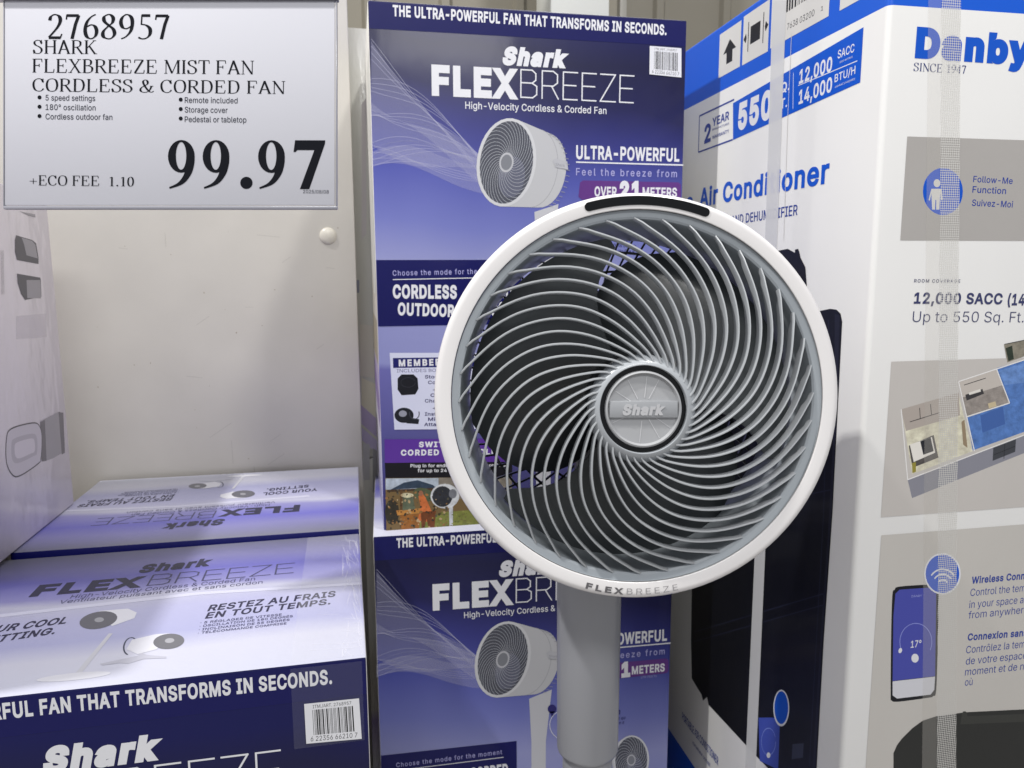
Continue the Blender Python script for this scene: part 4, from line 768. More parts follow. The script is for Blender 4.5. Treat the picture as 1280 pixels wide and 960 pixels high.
BR_ = empty('side_on_carton', (.3126, 1.335, 0), 'lower white sided carton behind the blue stack, a sliver at its left edge', 'cardboard box', 'white sided cartons', PI/2)
obj_bm('carton', box_mesh(0, W, 0, BD, 0, .70, .002), SIDE, BR_)
BS_ = empty('side_on_carton', (.3126, 1.335, .702), 'upper white sided carton in the gap between the upper blue carton and cream wall', 'cardboard box', 'white sided cartons', PI/2)
obj_bm('carton', box_mesh(0, W, 0, BD, 0, .72, .002), mat('side_print_white', (214, 212, 204), .3, .4, .5, 30, var=.06, stretch=(1, 1, .3)), BS_)
bpy.context.view_layer.update()
SS = Face(BS_, (0, BD, 0), (0, -1, 0), (0, 0, -1)); SS.N = Vector((-1, 0, 0)); SS.W = BS_.matrix_world.copy()
for nm, y0, y1, x0, x1, sk, c in (('printed_panel', 130, 300, 452, 458, -8, (178, 172, 172)), ('printed_panel', 405, 470, 450, 480, 4, (184, 178, 168)), ('printed_picture', 472, 515, 452, 482, 14, (190, 184, 166)), ('printed_band', 505, 528, 450, 484, 30, (160, 146, 178)), ('printed_band', 532, 548, 450, 484, 30, (168, 158, 186)),
                                  ('printed_panel', 555, 600, 454, 462, 0, (176, 174, 176)), ('printed_panel', 560, 615, 466, 472, 4, (140, 138, 140)), ('printed_picture', 350, 366, 444, 449, 0, (120, 122, 138))):
    c = tuple(min(255, q*1.12+12) for q in c); SS.poly(nm, [(x0, y0), (x1, y0+sk), (x1, y1+sk), (x0, y1)], ink(c), 2)

# ================================================================ white carton stack at the left
WHC = mat('white_gloss_carton', (218, 210, 218), .3, .5, .8, 18, var=.03, stretch=(1, 1, .55))
wx = -.396
wc2 = empty('white_carton', (wx-.034, .60, 0), 'lower white carton beneath the pale one at the left edge', 'cardboard box', 'white cartons')
obj_bm('carton', box_mesh(-.35, 0, 0, .52, 0, LH-.001, .002), WHC, wc2)
wc = empty('white_carton', (wx, .60, LH+.0052), 'tall white carton with grey product pictures at the left edge', 'cardboard box', 'white cartons')
bmw = box_mesh(-.384, 0, 0, .525, 0, .42, .002)
obj_bm('carton', bmw, WHC, wc)
bpy.context.view_layer.update()
K = Face(wc, (0, 0, .42), (0, 1, 0), (0, 0, -1)); K.W = wc.matrix_world.copy()
K.N = Vector((1, 0, 0))
G1, G2, G3 = ink((92, 90, 94)), ink((156, 152, 156)), ink((116, 112, 116))
K.poly('printed_shape', [(18.5, 300), (20, 294), (40, 300), (45, 304), (48, 322), (48, 330), (21, 325), (18.5, 315)], G1, 2)
K.poly('printed_shape', [(27, 297), (40, 301), (44, 306), (47, 323), (33, 319), (30, 306)], G2, 2)
K.poly('printed_shape', [(21, 342), (50, 347), (51, 350), (51.5, 371), (31, 375), (26, 367), (22, 354)], G1, 2)
K.poly('printed_shape', [(33, 350), (50.5, 350), (51, 373), (34, 372.5)], G2, 2)
K.poly('printed_shape', [(24, 264), (44, 268), (44, 272), (32, 268)], G2, 2)
K.poly('printed_nozzle', [(50, 527), (74, 514.5), (79, 518), (81, 564), (66, 573), (54, 577)], G2, 2)
K.poly('printed_nozzle', [(73, 515), (79, 516), (81, 566), (77, 568)], G3, 2); K.poly('printed_nozzle', [(50, 528), (56, 525), (58, 576), (52, 577)], G3, 2)
lp = crom([(8, 548), (14, 536), (38, 529), (48, 531), (52, 545), (51, 572), (47, 580), (26, 594), (16, 594), (8, 578)], 5, True)
K.poly('printed_loop', lp, ink((196, 190, 198)), 2)
K.ribbons('printed_loop_line', [lp], .0016, G1)
K.poly('printed_loop', crom([(14, 556), (18, 548), (40, 542), (46, 548), (46, 566), (42, 570), (22, 579), (15, 574)], 4, True), ink((178, 172, 180)), 2)
K.poly('printed_loop', crom([(18, 559), (21, 553), (39, 548), (43, 552), (43, 564), (38, 567), (24, 573), (19, 570)], 4, True), ink((206, 199, 207)), 2)
K.ribbons('printed_small_print', [[(1+k*1.4, 313), (2+k*1.4, 368)] for k in range(3)], .0005, G3)
K.poly('clear_window', [(20, 395), (57, 392), (58, 421), (20, 424)], film('clear_sticker', (216, 210, 216), .3), 3)

# ================================================================ tall appliance carton at the right
DW, DD = .46, .93
DL = Vector((.50, .6715, 0)); da = math.radians(-.6898)
D = empty('appliance_carton', DL, 'tall white and blue air conditioner carton filling the right side', 'cardboard box', None, da)
bpy.context.view_layer.update()
SD = Face(D, (0, 0, 0), (0, -1, 0), (0, 0, -1), base=.0002); SD.W = D.matrix_world.copy()
DH = -SD.px(856, 63)[1]; vband = SD.px(857, 137)[1]+DH; vlow = -SD.px(842, 920)[1]; SD.vmin = -DH+.004
DBLUE = (0, 84, 200)
mD = bpy.data.materials.new('appliance_carton_print'); mD.use_nodes = True
nt = mD.node_tree; N_ = nt.nodes; L_k = nt.links; b = N_['Principled BSDF']; b.inputs['Roughness'].default_value = .42; b.inputs['Coat Weight'].default_value = .12; b.inputs['Coat Roughness'].default_value = .15; b.inputs['Specular IOR Level'].default_value = .3
tc = N_.new('ShaderNodeTexCoord'); spx = N_.new('ShaderNodeSeparateXYZ'); L_k.new(tc.outputs['Object'], spx.inputs[0])
cmpn = N_.new('ShaderNodeMath'); cmpn.operation = 'GREATER_THAN'; cmpn.inputs[1].default_value = DH-vband; L_k.new(spx.outputs[2], cmpn.inputs[0])
cmp2 = N_.new('ShaderNodeMath'); cmp2.operation = 'LESS_THAN'; cmp2.inputs[1].default_value = vlow; L_k.new(spx.outputs[2], cmp2.inputs[0])
ad = N_.new('ShaderNodeMath'); ad.operation = 'ADD'; ad.use_clamp = True; L_k.new(cmpn.outputs[0], ad.inputs[0]); L_k.new(cmp2.outputs[0], ad.inputs[1])
nz = N_.new('ShaderNodeTexNoise'); nz.inputs['Scale'].default_value = 6; L_k.new(tc.outputs['Object'], nz.inputs[0])
m1 = N_.new('ShaderNodeMix'); m1.data_type = 'RGBA'; m1.inputs[6].default_value = lin((224, 223, 221))+(1,); m1.inputs[7].default_value = lin((232, 231, 229))+(1,); L_k.new(nz.outputs[0], m1.inputs[0])
m2 = N_.new('ShaderNodeMix'); m2.data_type = 'RGBA'; m2.inputs[7].default_value = lin(DBLUE)+(1,); L_k.new(m1.outputs[2], m2.inputs[6]); L_k.new(ad.outputs[0], m2.inputs[0])
L_k.new(m2.outputs[2], b.inputs['Base Color'])
n2 = N_.new('ShaderNodeTexNoise'); n2.inputs['Scale'].default_value = 9; mpp = N_.new('ShaderNodeMapping'); mpp.inputs['Scale'].default_value = (1, 1, .25); L_k.new(tc.outputs['Object'], mpp.inputs[0]); L_k.new(mpp.outputs[0], n2.inputs[0])
bpn = N_.new('ShaderNodeBump'); bpn.inputs['Strength'].default_value = .25; bpn.inputs['Distance'].default_value = .004; L_k.new(n2.outputs[0], bpn.inputs['Height']); L_k.new(bpn.outputs[0], b.inputs['Normal']); L_k.new(bpn.outputs[0], b.inputs['Coat Normal'])
obj_bm('carton', box_mesh(0, DW, 0, DD, 0, DH, .0055, 4), mD, D, smooth=50)
DB = ink(DBLUE); DN = ink((44, 66, 150)); DT = ink((58, 62, 104)); WP = ink((216, 214, 210)); BLK = ink((24, 25, 34))
# left side
for tl, br in (((900, 43.5), (925, 83)), ((930, 21), (960, 64)), ((965.5, -2), (1036, 20)), ((1052, -30), (1092, -10))):
    a = SD.px(*tl); c = SD.px(*br); SD.poly('printed_label', quad(a[0], c[0], a[1], c[1]), WP, 3, px=False)
def rel(tl, br, pts):
    a = SD.px(*tl); c = SD.px(*br); return [(a[0]+(c[0]-a[0])*x, a[1]+(c[1]-a[1])*y) for x, y in pts]
SD.poly('printed_arrow', rel((900, 43.5), (925, 83), [(.5, .25), (.8, .52), (.64, .52), (.64, .78), (.36, .78), (.36, .52), (.2, .52)]), BLK, 2, px=False)
SD.poly('printed_crate', [rel((930, 21), (960, 64), q) for q in ([(.3, .3), (.68, .3), (.68, .66), (.3, .66)], [(.2, .18), (.23, .18), (.23, .78), (.2, .78)], [(.78, .18), (.81, .18), (.81, .78), (.78, .78)], [(.02, .48), (.12, .38), (.15, .48), (.12, .58)], [(.98, .48), (.88, .38), (.85, .48), (.88, .58)])], BLK, 2, px=False)
a = SD.px(984, -8); c = SD.px(1024, 14); x = a[0]; bars = []
rr = random.Random(5)
while x < c[0]:
    w_ = rr.choice((.0012, .002, .0035)); bars.append(quad(x, x+w_, a[1]-.05, c[1]-.02)); x += w_+rr.choice((.0013, .002, .003))
SD.poly('barcode', bars, BLK, 3, px=False)
SD.text('7638 03200', (984, 37.5), (1018, 19.5), (984, 30), BLK); SD.text('1', (1026, 14), (1029, 12.8), (1026, 8.5), BLK)
SD.poly('printed_banner', [(916.5, 129), (1079.6, 34), (1075.5, 103), (916.5, 175)], DB, 3)
a = SD.px(874.5, 145); c = SD.px(916, 174.5)
SD.ribbons('printed_frame', [[(a[0], a[1]), (c[0], a[1])], [(a[0], c[1]), (c[0], c[1])], [(a[0], a[1]), (a[0], c[1])]], .0022, DN, px=False)
SD.text('2', (880.5, 179), (888.5, 175.5), (880.5, 157), DN, .03); SD.text('YEAR', (890.5, 158), (911.5, 149), (890.5, 148), DN, .02)
SD.text('MANUFACTURER', (890.5, 163.5), (911.5, 155.5), (890.5, 161), DN); SD.text('WARRANTY', (890.5, 174), (911.5, 165.5), (890.5, 170), DN, .01)
SD.text('550', (922.5, 161.5), (964.5, 145), (922.5, 130), WHITEINK, .045)
SD.text('SQ.', (969, 119), (987, 112), (969, 107.5), WHITEINK, .02); SD.text('FT.', (970, 138.5), (984, 133), (970, 127), WHITEINK, .02)
SD.ribbons('printed_rule', [[(992, 91), (991.5, 136)], [(998, 107), (1072, 76)]], .0009, WHITEINK)
SD.text('12,000', (999, 104.5), (1040, 88), (999, 88), WHITEINK, .025); SD.text('SACC', (1047.3, 73.4), (1068, 64.5), (1047.3, 63.5), WHITEINK, .01)
SD.text('14,000', (998.5, 130), (1040, 113.6), (998.5, 113.5), WHITEINK, .025); SD.text('BTU/H', (1043.5, 103), (1069.3, 92), (1043.5, 93.5), WHITEINK, .01)
SD.text('(ASHRAE STANDARD)', (1044, 110), (1069, 99.5), (1044, 107.8), WHITEINK)
SD.text('(DOE RATING)', (1050, 79), (1066, 72), (1050, 76.8), WHITEINK)
SD.text('e', (858, 260), (866, 258.5), (858, 243), DB, .02)
SD.text('Air Conditioner', (874.4, 258), (1036, 227.5), (874.4, 236), DB, .026)
SD.text('AND DEHUMIDIFIER', (914, 281), (997, 268.5), (914, 270), DN, .008)
# printed picture of the black appliance
SD.poly('printed_appliance', [(870, 420), (1038, 386), (1046, 387), (1051, 392), (1053, 402), (1047, 520), (1041, 640), (1030, 800), (1021, 962), (962, 962), (937, 936), (886, 881), (884, 871), (879, 876), (877, 868), (872, 860), (865, 848), (864, 800)], ink((12, 13, 22)), 3)
SD.ribbons('printed_panel_line', [[(868, 790), (1030, 742)], [(868, 802), (1030, 756)], [(900, 640), (1040, 612)], [(1036, 400), (1030, 640), (1012, 958)]], .0012, ink((34, 37, 56)))
SD.poly('printed_panel', [(1044, 392), (1050, 394), (1046, 520), (1040, 640), (1028, 800), (1019, 960), (1016, 960), (1026, 800), (1037, 640), (1043, 520)], ink((30, 31, 44)), 1)
SD.poly('printed_knob', [(950, 318), (985, 311), (994, 316), (994, 312), (998, 311), (999.5, 315), (1001, 322), (1007, 334), (1009, 360), (950, 360)], ink((18, 18, 26)), 3)
SD.poly('printed_phone', [(948.5, 897), (975.5, 897), (973, 962), (950, 951)], ink((64, 82, 176)), 3)
SD.poly('printed_emblem', ell(977, 885, 10, 23), WHITEINK, 2); SD.poly('printed_emblem', ell(977, 884.5, 8.6, 20.5), DB, 2)
SD.ribbons('printed_dial', [ell(961, 927, 9, 17, 0, 18)], .0008, ink((132, 150, 220)))
SD.poly('printed_button', ell(961, 944, 2.4, 3.6, 0, 10), WHITEINK, 1)
SD.poly('printed_badge', [(991, 930), (1005, 929), (1004, 947), (990, 949)], ink((52, 56, 74)), 2)
SD.text('PORTABLE AIR CONDITIONER', (853, 899), (898, 957), (858, 896), DN, .01)
SD.text('climatiseur portatif', (866, 930), (888, 959), (868, 928), DN)
SD.poly('packing_tape', [(965.5, -60), (983, -60), (980, 130), (964, 130)] if False else [(966.5, 0), (983.5, 0), (956.5, 700), (945, 960), (932, 960), (943.5, 700)], TAPEW, 12)
SD.ribbons('crease', [[(990, 40), (985, 150), (980, 300)]], .0009, WP)
# front
FD = Face(D, (0, 0, 0), (1, 0, 0), (0, 0, -1), base=.0002); FD.W = D.matrix_world.copy(); FD.vmin = -DH+.004; FD.umax = DW-.004
R_ = 1330
FD.text('Danby', (1143.5, 69), (1288, 79), (1143.5, 33), DB, .062)
FD.text('SINCE 1947', (1141.5, 88.7), (1207, 92.2), (1141.5, 78.3), ink((40, 56, 120)), False, font='serif')
def frect(x, y0, y1, name, m, x1=R_):
    a = FD.px(x, y0); c = FD.px(x, y1); e = FD.px(x1, y0)
    return FD.poly(name, quad(a[0], min(e[0], DW-.004), a[1], c[1]), m, 3, px=False)
frect(1134, 170.6, 300.5, 'printed_panel', ink((176, 172, 168)))
FD.poly('printed_emblem', ell(1178.4, 239.4, 25, 29.5), DB, 3)
FD.poly('printed_figure', [ell(1171, 229, 4.2, 5), [(1164, 236), (1177, 236), (1178, 250), (1176, 250), (1175, 242), (1174, 262), (1170, 262), (1170, 250), (1169, 250), (1168.5, 262), (1165, 262), (1164, 242), (1162, 251), (1160.5, 250)]], WP, 2)
FD.text('Follow-Me', (1216, 227.5), (1265.3, 230), (1216, 219.7), DN, .012); FD.text('Function', (1215, 240.6), (1257, 242.6), (1215, 232.5), DN, .012)
FD.text('Suivez-Moi', (1214.4, 257.2), (1265.5, 259.4), (1214.4, 249.2), DN, .012)
FD.text('ROOM COVERAGE', (1142.5, 353), (1200, 353.4), (1142.5, 348.8), DT, .01, gap=.1)
FD.text('12,000 SACC', (1142, 379), (1252.5, 379.8), (1142, 365.4), DT, .028); FD.text('(14,000', (1259, 381), (1310, 381.5), (1259, 367), DT, .028)
FD.text('Up to 550 Sq. Ft.', (1140.3, 402.5), (1279, 403), (1140.3, 389), DT, -.006)
frect(1114, 452, 645.5, 'printed_panel', ink((198, 193, 188)))
def z2(*q): return [(x/3.693+980, y/3.693+400) for x, y in q]
for nm, q, c in (('printed_floor', z2((545, 430), (805, 345), (870, 605), (590, 712)), (222, 208, 186)), ('printed_wall', z2((540, 412), (805, 335), (812, 440), (562, 512)), (176, 166, 158)),
                 ('printed_wall', z2((570, 738), (1180, 505), (1180, 585), (590, 822)), (138, 138, 148)), ('printed_floor', z2((805, 285), (980, 228), (1040, 382), (840, 447)), (150, 142, 136)),
                 ('printed_wall', z2((805, 283), (980, 226), (1010, 300), (815, 360)), (196, 188, 180)), ('printed_room', z2((980, 222), (1180, 160), (1180, 490), (870, 602), (845, 450), (1040, 385)), (84, 122, 186)),
                 ('printed_room', z2((990, 235), (1180, 175), (1180, 280), (1018, 300)), (104, 140, 200)), ('printed_sofa', z2((905, 440), (1010, 400), (1020, 480), (915, 520)), (66, 100, 166)),
                 ('printed_rug', z2((575, 580), (690, 530), (712, 635), (592, 682)), (84, 80, 78)), ('printed_bed', z2((580, 575), (682, 540), (697, 612), (598, 655)), (232, 228, 220)),
                 ('printed_blanket', z2((628, 560), (676, 542), (690, 605), (642, 622)), (38, 40, 46)), ('printed_sofa', z2((836, 345), (915, 318), (922, 340), (842, 372)), (60, 58, 60)),
                 ('printed_table', z2((850, 336), (905, 318), (908, 330), (855, 346)), (226, 222, 214)), ('printed_window', z2((965, 590), (1070, 550), (1066, 608), (962, 650)), (66, 68, 74)),
                 ('printed_plant', z2((1015, 112), (1180, 80), (1180, 140), (1030, 196)), (138, 132, 118)), ('printed_plant', z2((1022, 130), (1052, 118), (1060, 180), (1035, 190)), (46, 56, 44)),
                 ('printed_door', z2((818, 470), (832, 460), (846, 590), (826, 575)), (150, 132, 108)), ('printed_lamp', z2((590, 660), (608, 655), (608, 700), (592, 706)), (150, 140, 60)),
                 ('printed_stool', z2((940, 385), (975, 375), (980, 398), (945, 408)), (200, 184, 150))):
    FD.poly(nm, q, photo_ink(c) if nm in ('printed_floor', 'printed_plant', 'printed_room', 'printed_rug') else ink(c), 1)
FD.ribbons('printed_wall_line', [z2((540, 412), (570, 738)), z2((805, 285), (878, 605)), z2((840, 447), (1040, 383)), z2((980, 226), (1040, 383)), z2((570, 737), (1180, 503)), z2((805, 284), (1180, 160))], .0012, ink((232, 230, 228)))
FD.ribbons('printed_shelf', [z2((580, 470), (715, 428)), z2((625, 405), (628, 455)), z2((675, 388), (680, 438)), z2((830, 300), (930, 268)), z2((1016, 112), (1180, 78)), z2((1014, 640), (1018, 572)), z2((968, 622), (1066, 582))], .0007, ink((40, 40, 44)))
frect(1101.5, 669, 985, 'printed_panel', ink((198, 194, 188)))
FD.poly('printed_phone', crom([(1115, 745), (1118, 737), (1124, 733), (1160, 730.5), (1169, 731), (1173, 738), (1172, 800), (1170, 862), (1166, 870), (1160, 872), (1122, 877), (1114, 875), (1113, 868), (1113.5, 800)], 4, True), ink((20, 22, 30)), 3)
FD.poly('printed_screen', [(1119, 742), (1124, 737), (1166, 734), (1170, 740), (1168.5, 845), (1115.5, 851), (1116.5, 770)], ink((72, 78, 168)), 2)
FD.poly('printed_screen_foot', [(1115.5, 851.5), (1168.5, 845.5), (1167.5, 862), (1163, 868), (1121, 873), (1115.5, 869)], ink((212, 212, 218)), 2)
FD.ribbons('printed_dial', [ell(1144.5, 802, 20, 23, 0, 26, PI*.85, PI*2.15)], .0008, ink((140, 148, 214)))
FD.text('17°', (1138, 809.5), (1151, 808), (1138, 801), WHITEINK, .01); FD.poly('printed_button', ell(1143.5, 822.5, 4.6, 5.6, 0, 16), WHITEINK, 2); FD.poly('printed_button', ell(1125, 813, 2.2, 3.4, .3, 12), WHITEINK, 2)
FD.text('DANBY', (1139, 746.5), (1152, 745.6), (1139, 744), ink((160, 166, 220)))
FD.poly('printed_emblem', ell(1177.7, 717, 23, 26), WHITEINK, 3); FD.poly('printed_emblem', ell(1177.7, 717, 21, 24), DB, 2)
FD.ribbons('printed_wireless_sign', [ell(1178, 733, 6*k, 7*k, 0, 12, PI*1.22, PI*1.78) for k in (1.2, 2.2, 3.1)], .0018, WHITEINK)
for t, x, y, x1, y1, hh, wt in (('Wireless Connection', 1214, 729.3, 1308, 721, 8.5, .026), ('Control the temperature', 1212.3, 745, 1318, 735.5, 9, -.002), ('in your space at any time', 1211, 760, 1322, 749.5, 9, -.002), ('from anywhere!', 1210, 773.2, 1287, 765.5, 9, -.002),
                                ('Connexion sans fil', 1209, 800.3, 1296, 793.4, 8.5, .026), ('Contrôlez la température', 1207, 816.6, 1318, 805, 9, -.002), ('de votre espace à tout', 1206.7, 830.7, 1312, 820, 9, -.002), ('moment et de n\'importe', 1205.7, 844.2, 1318, 833, 9, -.002), ('où', 1205.5, 857, 1215, 856, 9, -.002)):
    FD.text(t, (x, y), (x1, y1), (x, y-hh), DN, wt)
FD.poly('printed_appliance', [(1116.5, 985), (1116.5, 941), (1121, 931), (1127, 923), (1140, 910), (1153, 900.5), (1170, 895), (1206.7, 890), (1330, 884), (1330, 985)], ink((44, 45, 44)), 3)
FD.poly('printed_appliance_trim', [(1202, 892), (1203.5, 889), (1207, 889), (1209, 895), (1330, 890), (1330, 900), (1200, 905)], ink((58, 59, 56)), 2)
FD.poly('packing_tape', [(1176.5, -20), (1201, -20), (1197, 480), (1194.5, 985), (1170.5, 985), (1173, 480)], TAPEM, 10)
FD.poly('packing_tape', [(1160, -20), (1176, -20), (1172.5, 480), (1170, 985), (1152, 985), (1155.5, 480)], film('glossy_tape_edge', (222, 218, 210), .16), 10)

# ================================================================ price sign in its holder
SG_d = .64
def camp(x, y, d): return CAM+CF*d+CR*((x-640)/FPX*d)-CU*((y-480)/FPX*d)
sc_ = camp(213, 130, SG_d)
sg = empty('price_sign', sc_, 'white price card in a clear holder with large black 99.97, upper left', 'sign')
bpy.context.view_layer.update()
Mi = Matrix.Translation(sc_)
hw = 207.5/FPX*SG_d; hh_ = 131/FPX*SG_d
def slab(name, x0, x1, y0, y1, z0, z1, m, bev=.0006):
    """in the sign's own plane: x right, y up, z towards the shopper"""
    bm = box_mesh(x0, x1, y0, y1, z0, z1, bev)
    for v in bm.verts: v.co = CR*v.co.x+CU*v.co.y-CF*v.co.z
    bmesh.ops.recalc_face_normals(bm, faces=bm.faces)
    return obj_bm(name, bm, m, sg)
RAIL = mat('grey_holder_rail', (150, 150, 158), .3, .3)
slab('card', -hw, hw-.0015, -hh_+.003, hh_-.001, -.0012, 0, mat('card_stock', (192, 192, 199), .6, 0, var=.015, spec=.15))
slab('bottom_rail', -hw-.0006, hw+.0006, -hh_-.0004, -hh_+.0024, -.003, .001, RAIL)
slab('side_rail', hw-.0007, hw+.0005, -hh_+.0025, hh_-.0014, -.0025, .0006, RAIL, .0002)
slab('side_rail', -hw-.0008, -hw-.0001, -hh_+.0025, hh_-.0014, -.0025, .0006, RAIL, .0002)
slab('top_rail', -hw-.08, hw+.0015, hh_-.0012, hh_+.006, -.004, .003, mat('grey_top_rail', (120, 120, 126), .3, .3))
for x_ in (-hw*.7, hw*.7):          # rods the holder hangs from
    p0 = CR*x_+CU*(hh_+.005); bmh = bmesh.new(); bmesh.ops.create_cone(bmh, segments=12, radius1=.0015, radius2=.0015, depth=1.2, cap_ends=True)
    for v in bmh.verts: v.co = Vector((v.co.x+p0.x, v.co.y+p0.y, v.co.z+.6+p0.z))
    obj_bm('hanging_rod', bmh, RAIL, sg)
SGF = Face(sg, (0, 0, 0), CR, -CU, base=.00015); SGF.W = Mi
SGF.N = -CF
K1 = mat('black_print', (12, 14, 22), .7, spec=.1); K2 = mat('grey_print', (48, 50, 62), .7, spec=.1)
SGF.text('2768957', (60, 48.5), (212, 49), (60, 17.5), K1, False, font='serif')
SGF.text('SHARK', (41, 67), (121.5, 67.5), (41, 50), K1, False, font='serif')
SGF.text('FLEXBREEZE MIST FAN', (40.5, 90.5), (317.5, 93), (40.5, 73.5), K1, False, font='serif')
SGF.text('CORDLESS & CORDED FAN', (40.5, 114), (356.5, 117.5), (40.5, 98), K1, False, font='serif')
for k, t in enumerate(('5 speed settings', '180° oscillation', 'Cordless outdoor fan')):
    SGF.poly('bullet', ell(49.5, 121.7+k*11.7, 2.5, 2.5, 0, 14), K1); SGF.text(t, (57, 125.5+k*11.8), ((119, 119.5, 140.5)[k], 126.3+k*11.8), (57, 118.5+k*11.8), K2, .002)
for k, t in enumerate(('Remote included', 'Storage cover', 'Pedestal or tabletop')):
    SGF.poly('bullet', ell(226, 124.5+k*11.8, 2.5, 2.5, 0, 14), K1); SGF.text(t, (231, 128.5+k*12), ((297, 284.5, 308)[k], 129.2+k*12), (231, 121.5+k*12), K2, .002)
SGF.text('99.97', (210, 236), (406.5, 236.5), (210, 175), K1, True, font='serif')
SGF.text('+ECO FEE', (37, 231.5), (124, 232.5), (37, 219), K1, False, font='serif'); SGF.text('1.10', (137, 232.7), (167.5, 233), (137, 221), K1, False, font='serif')
SGF.text('2025/08/08', (379, 241.5), (411, 242), (379, 237.3), K2, 0)
#CLEAR = film('clear_sleeve', (230, 230, 236), .06)

# ================================================================ pedestal fan
RC = camp(798, 497, .655)                       # centre of the ring
nv = (CR*.03-CU*.04-CF).normalized()
ax = CU.cross(nv).normalized(); ay = nv.cross(ax)
R0 = .1762
pc = camp(736, 760, .79)                        # a point on the pole's axis
base = Vector((pc.x, pc.y, 0))
fan = empty('pedestal_fan', base, 'white pedestal fan with grey spiral grille in front of the cartons', 'fan')
HC = (.0, -.0085)                               # hub sits a little low of the ring centre
def fl_(x, y, z): return RC+ax*x+ay*y+nv*z-base
WHP = mat('white_plastic', (226, 223, 222), .22, .35, var=.01); GRP = mat('grey_plastic', (160, 166, 171), .32, .2); RIBM = mat('silver_rib', (172, 175, 178), .34, .2)
DKP = mat('dark_plastic', (52, 54, 56), .35, .1); BLD = mat('smoked_blade', (62, 66, 68), .34, .15, var=.06); BKP = mat('black_gloss', (5, 6, 8), .10, .1, spec=.35); POLM = mat('grey_pole', (150, 151, 156), .36, .25, var=.02)
def lathe(name, prof, m, parent=fan, n=128, c=(0, 0), closed=True, smooth=35, idx=None, frame=None, a0=0, a1=2*PI):
    fr = frame or (lambda x, y, z: fl_(x+c[0], y+c[1], z))
    vs = []; fs = []; k = len(prof); full = abs(a1-a0-2*PI) < 1e-6; nn = n if full else n+1
    for i in range(nn):
        t = a0+(a1-a0)*i/n
        for r, z in prof: vs.append(fr(r*math.cos(t), r*math.sin(t), z))
    for i in range(n):
        for j in range(k if closed else k-1):
            A, B = i*k+j, i*k+(j+1) % k; Cc, Dd = ((i+1) % nn)*k+(j+1) % k, ((i+1) % nn)*k+j
            fs.append((A, Dd, Cc, B))
    if not full and closed: fs += [tuple(range(k)), tuple(reversed(range(n*k, n*k+k)))]
    ids = ([idx[j % len(idx)] for i in range(n) for j in range(k if closed else k-1)]) if idx else None
    return mk(name, vs, fs, m, parent, smooth, ids)
def arcp(cx, cz, r, a, b, n=6): return [(cx+r*math.cos(a+(b-a)*i/n), cz+r*math.sin(a+(b-a)*i/n)) for i in range(n+1)]
ri = R0*231/252
# front ring: flat face, rounded outer edge, small lip inside
prof = [(ri, -.004), (ri, -.0006)]+arcp(ri+.0008, -.0008, .0008, PI, PI/2, 3)+[(R0-.006, .0)]+arcp(R0-.0055, -.0055, .0055, PI/2, 0, 8)+[(R0-.0005, -.016), (R0-.004, -.017), (ri+.003, -.006)]
ring = lathe('front_ring', prof, WHP)
hous = lathe('housing', [(R0-.0016, -.0162), (R0-.0045, -.055), (R0-.012, -.085), (R0-.020, -.098), (R0-.023, -.097), (R0-.0155, -.084), (R0-.0085, -.054), (R0-.006, -.0172)], WHP)
r1 = R0*222/252
inner = lathe('inner_collar', [(ri-.0006, -.0012), (ri-.0008, -.0032), (r1+.0005, -.0042), (r1-.0012, -.0055), (r1-.004, -.020), (r1-.0075, -.088), (r1-.0055, -.0885), (ri-.004, -.055), (ri-.0006, -.012)], GRP, smooth=25)
# black display slot
ds = []; a0, a1 = math.radians(70.5), math.radians(105); rm = R0*241.5/252; hw_ = .0038
top = [(rm+hw_, a0+(a1-a0)*k/28) for k in range(29)]; bot = [(rm-hw_, a1-(a1-a0)*k/28) for k in range(29)]
capL = [(rm+hw_*math.cos(t), a1+hw_/rm*math.sin(t)) for t in [PI*k/8 for k in range(1, 8)]]; capR = [(rm-hw_*math.cos(t), a0-hw_/rm*math.sin(t)) for t in [PI*k/8 for k in range(1, 8)]]
loop = top+capL+bot+capR
vs = [fl_(r*math.cos(t), r*math.sin(t), .0006) for r, t in loop]+[fl_(r*math.cos(t), r*math.sin(t), -.002) for r, t in loop]; nl = len(loop)
mk('display_window', vs, [tuple(range(nl))]+[(i, i+nl, (i+1) % nl+nl, (i+1) % nl) for i in range(nl)], BKP, fan)
# lettering bent along the ring foot
def arc_text(t, th0, th1, r, h, m, weight, thin=False):
    out, x0, x1, ch = layout(t, 'sans', weight, .12); vs = []; fs = []
    for g, f, k in out:
        n = len(vs)
        for gx, gy in g:
            th = th0+(th1-th0)*(gx-x0)/(x1-x0); rr_ = r-gy/ch*h
            vs.append(fl_(rr_*math.cos(th), rr_*math.sin(th), .0004))
        fs += [tuple(i+n for i in q) for q in f]
    return mk('lettering', vs, fs, m, fan)
arc_text('FLEX', math.radians(254.8), math.radians(266.0), R0*246/252, .0052, mat('grey_letter', (96, 94, 96), .4), .035)
arc_text('BREEZE', math.radians(267.0), math.radians(282.2), R0*246/252, .0052, mat('pale_letter', (150, 148, 150), .4), -.006)
# latch dimples on the left of the ring
for (X, Y, s_) in ((562, 507, 1), (561, 532, 1.3)):
    pass
